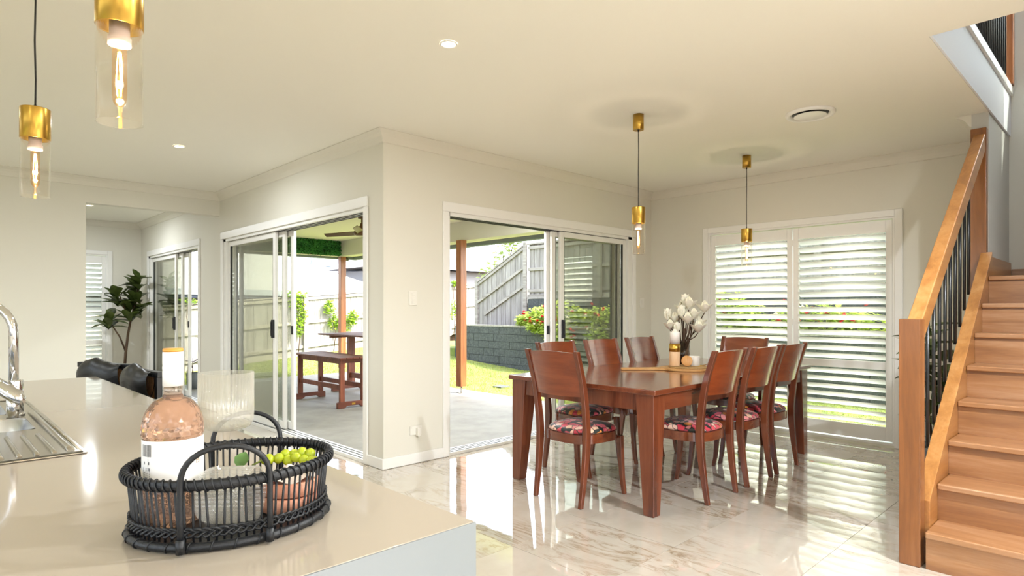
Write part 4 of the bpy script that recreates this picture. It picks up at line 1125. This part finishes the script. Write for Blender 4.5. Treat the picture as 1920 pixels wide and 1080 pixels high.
# hedge panels along the beam
RH = random.Random(5)
m = MB(); W_, H_ = .62, .29
for k in range(1500):
    p = Vector((RH.uniform(-W_ / 2, W_ / 2), RH.uniform(-.05, .0), RH.uniform(0, H_)))
    d = Vector((RH.uniform(-1, 1), RH.uniform(-1, .1), RH.uniform(-1, 1))).normalized(); u_ = Vector((RH.uniform(-1, 1), -1, RH.uniform(-1, 1)))
    w = d.cross(u_).normalized() * .011
    m._add([p, p + d * .016 + w, p + d * .034, p + d * .016 - w], [(0, 1, 2, 3)])
hme = m.mesh('foliage', leaf_hedge); hbk = MB().box(-W_ / 2, -.003, 0, W_ / 2, .012, H_).mesh('backing', plain('hedge_backing', '14301a', .9))
for k, lb_ in enumerate(('artificial hedge panel beside the patio post', 'middle artificial hedge panel on the patio beam', 'artificial hedge panel beside the open sliding panels', 'artificial hedge panel seen through the sliding door glass', 'artificial hedge panel farthest left on the patio beam')):
    t = thing('hedge_panel', lb_, 'hedge panel', (3.06 - .63 * k, 6.965, 2.345), 0, 'artificial hedge panels')
    stuff(link('foliage', hme, t)); link('backing', hbk, t)
# ceiling fan
fan = thing('ceiling_fan', 'bronze ceiling fan hanging under the patio ceiling', 'ceiling fan', (1.92, 3.62, 2.6395))
MB().lathe([(.06, 0), (.062, -.03), (.055, -.055), (.02, -.06)], 28).build('canopy', fanm, fan)
MB().tube([(0, 0, -.055), (0, 0, -.17)], .013, 10).build('downrod', fanm, fan)
MB().lathe([(.022, -.12), (.03, -.16), (.06, -.175), (.115, -.245), (.122, -.27), (.105, -.295), (.06, -.305), (0, -.305)], 32).build('motor', fanm, fan)
for k in range(3):
    a = math.radians(112 + 120 * k)
    def blade(u_, v_, dz):
        r = .09 + .58 * u_; w = (v_ - .5) * (.10 - .045 * u_); z = -.262 + .012 * (v_ - .5) + dz + .03 * u_ * 0
        return (r * math.cos(a) - w * math.sin(a), r * math.sin(a) + w * math.cos(a), z + .025 * (v_ - .5))
    m = MB().grid(lambda u_, v_: blade(u_, v_, .004), 6, 3).grid(lambda u_, v_: blade(u_, 1 - v_, -.004), 6, 3)
    m.grid(lambda u_, v_: blade(u_, 0, .004 - .008 * v_), 6, 1, False).grid(lambda u_, v_: blade(1 - u_, 1, .004 - .008 * v_), 6, 1, False).grid(lambda u_, v_: blade(1, v_, .004), 1, 1)
    m.build('blade', fanm, fan)
# outdoor bench (bar height) and bar table
ob = thing('outdoor_bench', 'dark timber bar bench on the patio', 'bench', (1.42, 3.60, -.0035))
for k in range(5):
    x = -.235 + .095 * k
    MB().box(x, -.70, .640, x + .088, .74, .662).build('seat_slat', outw, ob, bevel=.003)
for sy in (-.60, .60):
    for sx in (-.155, .155):
        MB().box(sx - .032, sy - .022, .085, sx + .032, sy + .022, .6395).build('leg', outz, ob, bevel=.003)
    poly = [(-.22, .0008), (-.13, .0008), (-.09, .03), (.09, .03), (.13, .0008), (.22, .0008), (.22, .075), (.20, .0845), (-.20, .0845), (-.22, .075)]
    MB().prism(poly, sy - .026, sy + .026, 'y').build('foot', outw, ob, bevel=.003)
    MB().box(-.122, sy - .018, .585, .122, sy + .018, .6395).build('end_rail', outw, ob)
for sx in (-.155, .155):
    MB().box(sx - .015, -.577, .575, sx + .015, .577, .6395).build('apron', outz, ob)
    MB().box(sx - .015, -.577, .24, sx + .015, .577, .30).build('stretcher', outz, ob)
MB().box(-.025, -.6275, .04, .025, -.6262, .065).build('maker_plate', brass, ob)
ot = thing('bar_table', 'dark timber outdoor bar table behind the bench', 'table', (2.30, 3.95, -.0035))
for k in range(7):
    x = -.42 + .121 * k
    MB().box(x, -.95, .88, x + .114, .95, .905).build('top_slat', outw, ot, bevel=.003)
for sy in (-.66, .66):
    MB().box(-.055, sy - .03, .085, .055, sy + .03, .8395).build('leg', outz, ot, bevel=.003)
    poly = [(-.33, .0008), (-.18, .0008), (-.12, .03), (.12, .03), (.18, .0008), (.33, .0008), (.33, .06), (.26, .0845), (-.26, .0845), (-.33, .06)]
    MB().prism(poly, sy - .03, sy + .03, 'y').build('foot', outw, ot, bevel=.003)
    MB().box(-.36, sy - .03, .84, .36, sy + .03, .8795).build('bearer', outw, ot)
MB().box(-.03, -.63, .20, .03, .63, .28).build('stretcher', outz, ot)
# security light under the eave
fl_ = thing('security_light', 'small black security light under the patio eave', 'light', (3.75, 7.45, 2.40))
MB().lathe([(.035, -.02), (.035, -.0005)], 16).build('bracket', blackm, fl_)
for sx in (-1, 1):
    MB().tube([(0, 0, -.02), (sx * .06, .02, -.05), (sx * .09, .06, -.07)], [.012, .03, .036], 12).build('lamp_head', blackm, fl_)

# ------------------------------------------------------------------ ground
def gz(x, y):
    t = min(1, max(0, (y - 6.5) / 6.2)); zn = -.07 - .037 * max(0, x - 3.5); zf = -.5 + .083 * x
    return (1 - t) * zn + t * zf
m = MB().grid(lambda u_, v_: (-12 + 20.2 * u_, .0 + 0 * u_ + (-6 + 19.5 * v_), gz(-12 + 20.2 * u_, -6 + 19.5 * v_) - (.2 if (-12 + 20.2 * u_) < 3.5 and (-6 + 19.5 * v_) < 7.0 else 0)), 60, 60)
struct(m.build('lawn', lawn_m), 'sunlit back lawn')
RG = random.Random(9); m = MB()
def blades(n, x0, x1, y0, y1):
    for k in range(n):
        x, y = RG.uniform(x0, x1), RG.uniform(y0, y1); a = RG.uniform(0, 2 * PI); h = RG.uniform(.025, .055); z = gz(x, y) - .005
        dx, dy = math.cos(a) * .006, math.sin(a) * .006; lx, ly = RG.uniform(-.025, .025), RG.uniform(-.025, .025)
        m._add([(x - dx, y - dy, z), (x + dx, y + dy, z), (x + lx, y + ly, z + h)], [(0, 1, 2)])
blades(26000, 3.65, 8.05, 1.0, 12.6); blades(16000, -.5, 3.6, 7.2, 12.6); blades(7000, 4.0, 8.0, -3.0, 1.0)
g = stuff(m.build('grass', grass_m)); g['label'] = 'short sunlit green grass of the back lawn'; g['category'] = 'grass'
tag(MB().box(-.11, -.11, -.01, .11, .11, .012).build('drain_grate', plain('drain_grey', '5c5f60', .6), bevel=.004, loc=(4.80, 3.77, gz(4.8, 3.77) + .02)), 'small square drain grate set in the lawn', 'drain')
struct(MB().box(-40, 13.5, -3.0, 60, 70, -.9).build('neighbour_ground', soil), 'ground of the neighbouring yards')
struct(MB().box(8.30, -6, -.4, 9.2, 9.3, .80).build('garden_bed', soil), 'raised garden bed behind the block wall')
struct(MB().box(9.36, -6, -.4, 13.0, 9.3, 1.45).build('upper_bank', soil), 'higher ground behind the upper fence')
struct(MB().box(10.5, 12.9, -.4, 17.0, 15.4, 1.25).build('neighbour_bank', soil), 'raised ground of the yard past the fences')
struct(MB().box(8.2, 9.35, -.6, 12.5, 12.62, .18).build('lawn_corner', lawn_m), 'grass corner beside the back fence')

# retaining walls from separate blocks
def block_wall(name, label, x, y0, y1, z0, z1, cat='wall', capd=.22):
    t = thing(name, label, cat, (x, y0, z0))
    bm_full = MB().box(0, .004, .004, .2, .396, .186).mesh('block', block_m); hh = MB().box(0, .004, .004, .2, .196, .186).mesh('block', block_m)
    n = int(round((z1 - z0) / .19)); L = y1 - y0
    MB().box(.02, .002, 0, .19, L - .002, n * .19 - .004).build('mortar_core', plain('mortar_dark', '3a3b3c', .9) if 'mortar_dark' not in MATS else MATS['mortar_dark'], t)
    for k in range(n):
        y = 0.0
        if k % 2: link('block', hh, t, loc=(0, 0, k * .19)); y = .2
        while y + .4 <= L + .001:
            link('block', bm_full, t, loc=(R.uniform(-.006, .006), y, k * .19)); y += .4
        if L - y > .19: link('block', hh, t, loc=(0, y, k * .19))
    yy = 0
    while yy < L - .01:
        MB().box(-.012, yy + .002, n * .19, capd, min(yy + .6, L) - .002, n * .19 + .04).build('cap_stone', cap_m, t); yy += .6
    return t
block_wall('retaining_wall', 'dark grey block retaining wall along the lawn', 8.1, -2.4, 9.2, -.31, .83)
block_wall('retaining_wall', 'upper dark block wall under the tall fence', 9.16, -2.0, 7.4, .80, 1.56)
# ------------------------------------------------------------------ fences
def fence_palings(root, axis, pos, a0, a1, zb, zt, side, step=.098):
    """palings along x or y; zb/zt functions; side = face towards the house"""
    a = a0; k = 0
    while a < a1 - .02:
        w = min(.105, a1 - a); off = side * (.0 if k % 2 else .0115) * 1.0
        b0, b1, t0, t1 = zb(a), zb(a + w), zt(a), zt(a + w)
        if axis == 'x':
            m = MB().hexa([(a, pos + off, b0), (a + w, pos + off, b1), (a + w, pos + off + .011, b1), (a, pos + off + .011, b0)],
                          [(a, pos + off, t0), (a + w, pos + off, t1), (a + w, pos + off + .011, t1), (a, pos + off + .011, t0)])
        else:
            m = MB().hexa([(pos + off, a, b0), (pos + off + .011, a, b0), (pos + off + .011, a + w, b1), (pos + off, a + w, b1)],
                          [(pos + off, a, t0), (pos + off + .011, a, t0), (pos + off + .011, a + w, t1), (pos + off, a + w, t1)])
        m.build('paling', paling, root); a += step; k += 1
def fence_rail(root, axis, pos, a0, a1, zf, h, d0, d1, mat, name='rail'):
    z00, z01 = zf(a0), zf(a1)
    if axis == 'x':
        m = MB().hexa([(a0, pos + d0, z00), (a1, pos + d0, z01), (a1, pos + d1, z01), (a0, pos + d1, z00)], [(a0, pos + d0, z00 + h), (a1, pos + d0, z01 + h), (a1, pos + d1, z01 + h), (a0, pos + d1, z00 + h)])
    else:
        m = MB().hexa([(pos + d0, a0, z00), (pos + d1, a0, z00), (pos + d1, a1, z01), (pos + d0, a1, z01)], [(pos + d0, a0, z00 + h), (pos + d1, a0, z00 + h), (pos + d1, a1, z01 + h), (pos + d0, a1, z01 + h)])
    m.build(name, mat, root)
FY = 12.72
gb = lambda x: -.5 + .083 * x
bf = thing('paling_fence', 'weathered grey paling fence along the back of the lawn', 'fence', (0, 0, 0))
fence_palings(bf, 'x', FY, -1.2, 12.4, lambda x: gb(x) + .16, lambda x: gb(x) + 1.70, -1)
fence_rail(bf, 'x', FY, -1.2, 12.4, lambda x: gb(x) + .0, .16, -.02, .02, railw, 'plinth_board')
for h in (.22, .92, 1.60):
    fence_rail(bf, 'x', FY, -1.2, 12.4, lambda x: gb(x) + h, .085, -.062, -.0125, railw)
fence_rail(bf, 'x', FY, -1.2, 12.4, lambda x: gb(x) + 1.705, .035, -.085, .035, railw, 'capping')
for x in (.1, 2.7, 5.35, 8.0, 10.6):
    MB().box(x - .06, FY - .125, gb(x) - .02, x + .06, FY - .063, gb(x) + 1.704).build('post', railw, bf)
sf = thing('paling_fence', 'sloping grey paling fence stepping up behind the block wall', 'fence', (0, 0, 0))
FX = 9.24
zt = lambda y: 2.07 + (9.5 - y) * (3.04 - 2.07) / 2.0
fence_palings(sf, 'y', FX, 7.56, 9.5, lambda y: .80, lambda y: zt(y), -1)
for dz in (-.09, -.62, -1.12):
    fence_rail(sf, 'y', FX, 7.56, 9.5 if dz > -1 else 9.2, lambda y, dz=dz: zt(y) + dz, .08, -.06, -.0125, railwy)
fence_rail(sf, 'y', FX, 7.56, 9.5, lambda y: zt(y) + .002, .035, -.075, .04, railwy, 'capping')
MB().box(FX - .06, 9.5, .2, FX + .06, 9.62, 2.14).build('post', railwy, sf)
uf = thing('paling_fence', 'tall straight grey paling fence on the upper block wall', 'fence', (0, 0, 0))
fence_palings(uf, 'y', FX, -2.0, 7.42, lambda y: 1.66, lambda y: 3.02, -1)
for z in (1.60, 1.74, 2.32, 2.90):
    fence_rail(uf, 'y', FX, -2.0, 7.42, lambda y, z=z: z, .08, -.06, -.0125, railwy)
fence_rail(uf, 'y', FX, -2.0, 7.42, lambda y: 3.022, .04, -.08, .04, railwy, 'capping')
for y in (7.43, 4.9, 2.4, -.1):
    MB().box(FX - .12, y, 1.56 if y < 7.4 else .8, FX - .0605, y + .11, 3.0 if y < 7.4 else 3.1).build('post', railwy, uf)

# ------------------------------------------------------------------ foliage
def leaf_mesh(name, mat, centre_pts, n, size, RN, droop=.2):
    m = MB()
    for k in range(n):
        c, r = RN.choice(centre_pts)
        while True:
            q = Vector((RN.uniform(-1, 1), RN.uniform(-1, 1), RN.uniform(-1, 1)))
            if q.length < 1: break
        p = Vector(c) + Vector((q.x * r[0], q.y * r[1], q.z * r[2])); a = RN.uniform(0, 2 * PI)
        d = Vector((math.cos(a), math.sin(a), RN.uniform(-.6, .5))).normalized(); s_ = size * RN.uniform(.6, 1.3)
        u_ = Vector((RN.uniform(-.5, .5), RN.uniform(-.9, .2), 1)); w = d.cross(u_).normalized() * s_ * .36; nn = w.cross(d).normalized()
        m._add([p, p + d * s_ * .5 + w, p + d * s_ - nn * s_ * .15, p + d * s_ * .5 - w], [(0, 1, 2), (0, 2, 3)])
    return m.mesh(name, mat)
RV = random.Random(21)
def vine(label, blobs, n, size=.09, spread=None):
    base = blobs[0][0]
    t = thing('climbing_vine', label, 'vine', (base[0], base[1], gb(base[0])), 0, 'vines on the back fence')
    loc_ = Vector((base[0], base[1], gb(base[0])))
    bl_ = [(tuple(Vector(c) - loc_), r) for c, r in blobs]
    stuff(link('foliage', leaf_mesh('foliage', leaf_vine, bl_, n, size, RV), t))
    top = max(c[2] for c, r in bl_)
    MB().tube([(0, .02, .0), (.05, .0, top * .4), (-.03, .0, top * .75), (.02, 0, top)], [.014, .011, .009, .006], 6).build('stem', bark, t)
Y_ = FY - .16
vine('leafy green vine on the fence left of the fence post, draping over the top', [((5.1, Y_, .75), (.16, .06, .25)), ((5.15, Y_, 1.1), (.20, .07, .3)), ((5.05, Y_, 1.45), (.22, .08, .2)), ((5.0, Y_, 1.72), (.45, .12, .10))], 620)
vine('leafy green vine sprawling on the fence beside the patio post', [((6.2, Y_, .95), (.22, .07, .3)), ((6.05, Y_, 1.35), (.18, .07, .22)), ((6.6, Y_, .85), (.28, .07, .25)), ((6.85, Y_, 1.05), (.15, .07, .25))], 680)
vine('small green vine on the fence right of the patio post', [((7.45, Y_, 1.3), (.15, .06, .15)), ((7.62, Y_, 1.1), (.2, .06, .25)), ((7.8, Y_, 1.75), (.2, .1, .12))], 330)
vine('green vine tuft over the fence beyond the far sliding door', [((2.2, Y_, 1.5), (.3, .12, .07)), ((2.9, Y_, 1.56), (.25, .12, .08)), ((1.5, Y_, 1.46), (.2, .1, .06))], 200, .08)
vine('green vine on the fence behind the dining door post', [((10.75, Y_, 1.3), (.12, .07, .4)), ((10.8, Y_, 2.2), (.16, .08, .10))], 260)
def shrub(label, loc_, blobs, n, nf, size=.10, seed=1, red=True):
    RS = random.Random(seed)
    t = thing('flowering_shrub', label, 'shrub', loc_, 0, 'geraniums along the block wall')
    stuff(link('foliage', leaf_mesh('foliage', leaf_shrub, blobs, n, size, RS), t))
    for k in range(nf):
        c, r = RS.choice(blobs); a = RS.uniform(PI * .5, PI * 1.5); e = RS.uniform(.1, 1.3)
        p = Vector(c) + Vector((r[0] * math.cos(a) * math.cos(e), r[1] * math.sin(a) * 1.0, r[2] * math.sin(e))) * 1.1
        m = MB()
        for q in range(9):
            d = Vector((RS.uniform(-1, 1), RS.uniform(-1, 1), RS.uniform(-.3, 1))).normalized()
            m.leaf(p, d, (0, 0, 1), .06, .055, .1, .1)
        m.build('flower', petal_r if (red and RS.random() < .78) else petal_w, t)
    for k in range(4):
        MB().tube([(0, RS.uniform(-.1, .1), 0), (RS.uniform(-.1, .1), RS.uniform(-.3, .3), .3)], [.012, .006], 6).build('stem', bark, t)
shrub('red geranium bush spilling over the block wall beside the sliding panel', (8.32, 5.6, .80), [((-.10, .45, .30), (.30, .45, .26)), ((-.05, -.25, .36), (.32, .55, .36)), ((-.33, -.25, -.02), (.14, .40, .30)), ((-.33, -.5, -.25), (.12, .3, .25)), ((-.08, .95, .2), (.22, .30, .15)), ((-.3, .3, .08), (.14, .4, .16))], 3400, 40, .105, 4)
shrub('geranium bush behind the glass of the dining sliding panel', (8.4, 4.2, .80), [((.0, 0, .28), (.3, .6, .3)), ((-.1, .5, .25), (.25, .4, .26)), ((-.25, 0, -.1), (.12, .4, .2))], 1700, 14, .10, 5)
shrub('yellow green flowering bush behind the left shutter panel', (8.45, 1.4, .80), [((.0, 0, .42), (.3, .6, .45)), ((.1, .6, .40), (.3, .5, .55)), ((-.1, -.5, .3), (.25, .4, .35))], 2400, 18, .10, 6)
shrub('red flowering bush behind the right shutter panel', (8.45, -.4, .80), [((.0, 0, .30), (.3, .6, .30)), ((-.1, .5, .22), (.25, .4, .25)), ((-.1, -.6, .22), (.25, .5, .25))], 2000, 24, .10, 7)
shrub('low geranium bush between the two visible bushes on the wall', (8.4, 2.9, .80), [((.0, 0, .25), (.28, .6, .28)), ((-.1, .4, .2), (.22, .4, .2))], 1100, 10, .10, 8)
def tree(label, loc_, blobs, n, size, seed):
    RS = random.Random(seed); t = thing('garden_tree', label, 'tree', loc_, 0)
    stuff(link('foliage', leaf_mesh('foliage', leaf_tree, blobs, n, size, RS), t))
    for c, r in blobs[:4]:
        MB().tube([(0, 0, -.4), (c[0] * .3, c[1] * .3, c[2] * .5), c], [.05, .03, .012], 6).build('branch', bark, t)
tree('sparse pale tree behind the sloping fence', (14.0, 13.6, 1.6), [((0, .5, 1.3), (.5, .5, .6)), ((0, -.1, 1.9), (.5, .5, .5)), ((0, -.7, 2.3), (.5, .5, .4)), ((0, .9, .8), (.3, .3, .3)), ((0, -1.1, 2.6), (.4, .4, .3))], 420, .2, 2)

# ------------------------------------------------------------------ neighbours
nh = thing('neighbour_house', 'neighbouring house with wide white hip roof over the back fence', 'house', (0, 16.0, -.9))
MB().box(-9, .3, 0, 9.6, 9, 2.55).build('wall', nbwall, nh)
def roof(x0, x1, y0, y1, z0, z1, ins):
    return MB()._add([(x0, y0, z0), (x1, y0, z0), (x1, y1, z0), (x0, y1, z0), (x0 + ins, (y0 + y1) / 2, z1), (x1 - ins, (y0 + y1) / 2, z1)],
                     [(0, 1, 5, 4), (1, 2, 5), (2, 3, 4, 5), (3, 0, 4), (3, 2, 1, 0)])
roof(-9.6, 10.4, -.5, 9.5, 2.78, 5.1, 5.0).build('roof', lead, nh)
MB().box(-9.7, -.62, 2.62, 10.5, -.5, 2.80).build('gutter', gutter, nh)
MB().box(-9.6, -.5, 2.56, 10.4, .3, 2.60).build('eave_lining', nbwall2, nh)
for x in (1.5, 4.5):
    f_ = MB().box(x, .25, 1.2, x + 1.2, .302, 2.3).build('window', gutter, nh)
    MB().box(x + .06, .24, 1.26, x + 1.14, .2505, 2.24).build('pane', windg, f_)
n2 = thing('neighbour_house', 'two storey pale house with a small grey roof behind the white roof', 'house', (14.5, 31.6, -.9))
MB().box(-6, 0, 0, 6.5, 8, 7.5).build('wall', nbwall2, n2)
roof(-1.45, 1.05, -2.4, -.1, 4.28, 5.02, 1.2).build('porch_roof', nbroof2, n2)
MB().box(-1.45, -2.45, 4.18, 1.05, -2.4005, 4.28).build('porch_gutter', fascia, n2)
for x in (-1.3, .9): MB().box(x - .06, -2.2, 0, x + .06, -2.08, 4.2795).build('porch_post', nbwall2, n2)
roof(-6.6, 7.1, -.6, 8.6, 7.5, 9.5, 4).build('roof', nbroof2, n2)
for x in (-4.6, -2.4, .2):
    f_ = MB().box(x, -.05, 4.9, x + 1.4, .0, 6.2).build('window', gutter, n2); MB().box(x + .08, -.06, 4.98, x + 1.32, -.0505, 6.12).build('pane', windg, f_)
f_ = MB().box(2.3, -.05, 4.15, 3.2, .0, 4.75).build('window', blackm, n2)
for k in range(2): MB().box(2.38 + .4 * k, -.06, 4.22, 2.72 + .4 * k, -.0505, 4.68).build('pane', windg, f_)
n3 = thing('neighbour_house', 'neighbouring house with white roof seen past the dining door post', 'house', (18.5, 22.0, 0))
MB().box(-4.0, 0, -1, 3.2, 5.9, 3.35).build('wall', nbwall, n3)
roof(-4.6, 3.8, -.6, 6.5, 3.5, 5.6, 3.6).build('roof', lead, n3)
MB().box(-4.7, -.72, 3.36, 3.9, -.6, 3.54).build('gutter', gutter, n3)
lt = thing('white_trellis', 'white railing in the yard past the back fence', 'railing', (14.2, 15.5, 1.0))
for z in (.9, 1.1, 1.28):
    MB().box(-.6, -.02, z, 1.2, .02, z + .06).build('rail', trimw, lt)
for x in (-.6, .3, 1.14):
    MB().box(x, -.03, -2.0, x + .07, .03, 1.36).build('post', trimw, lt)
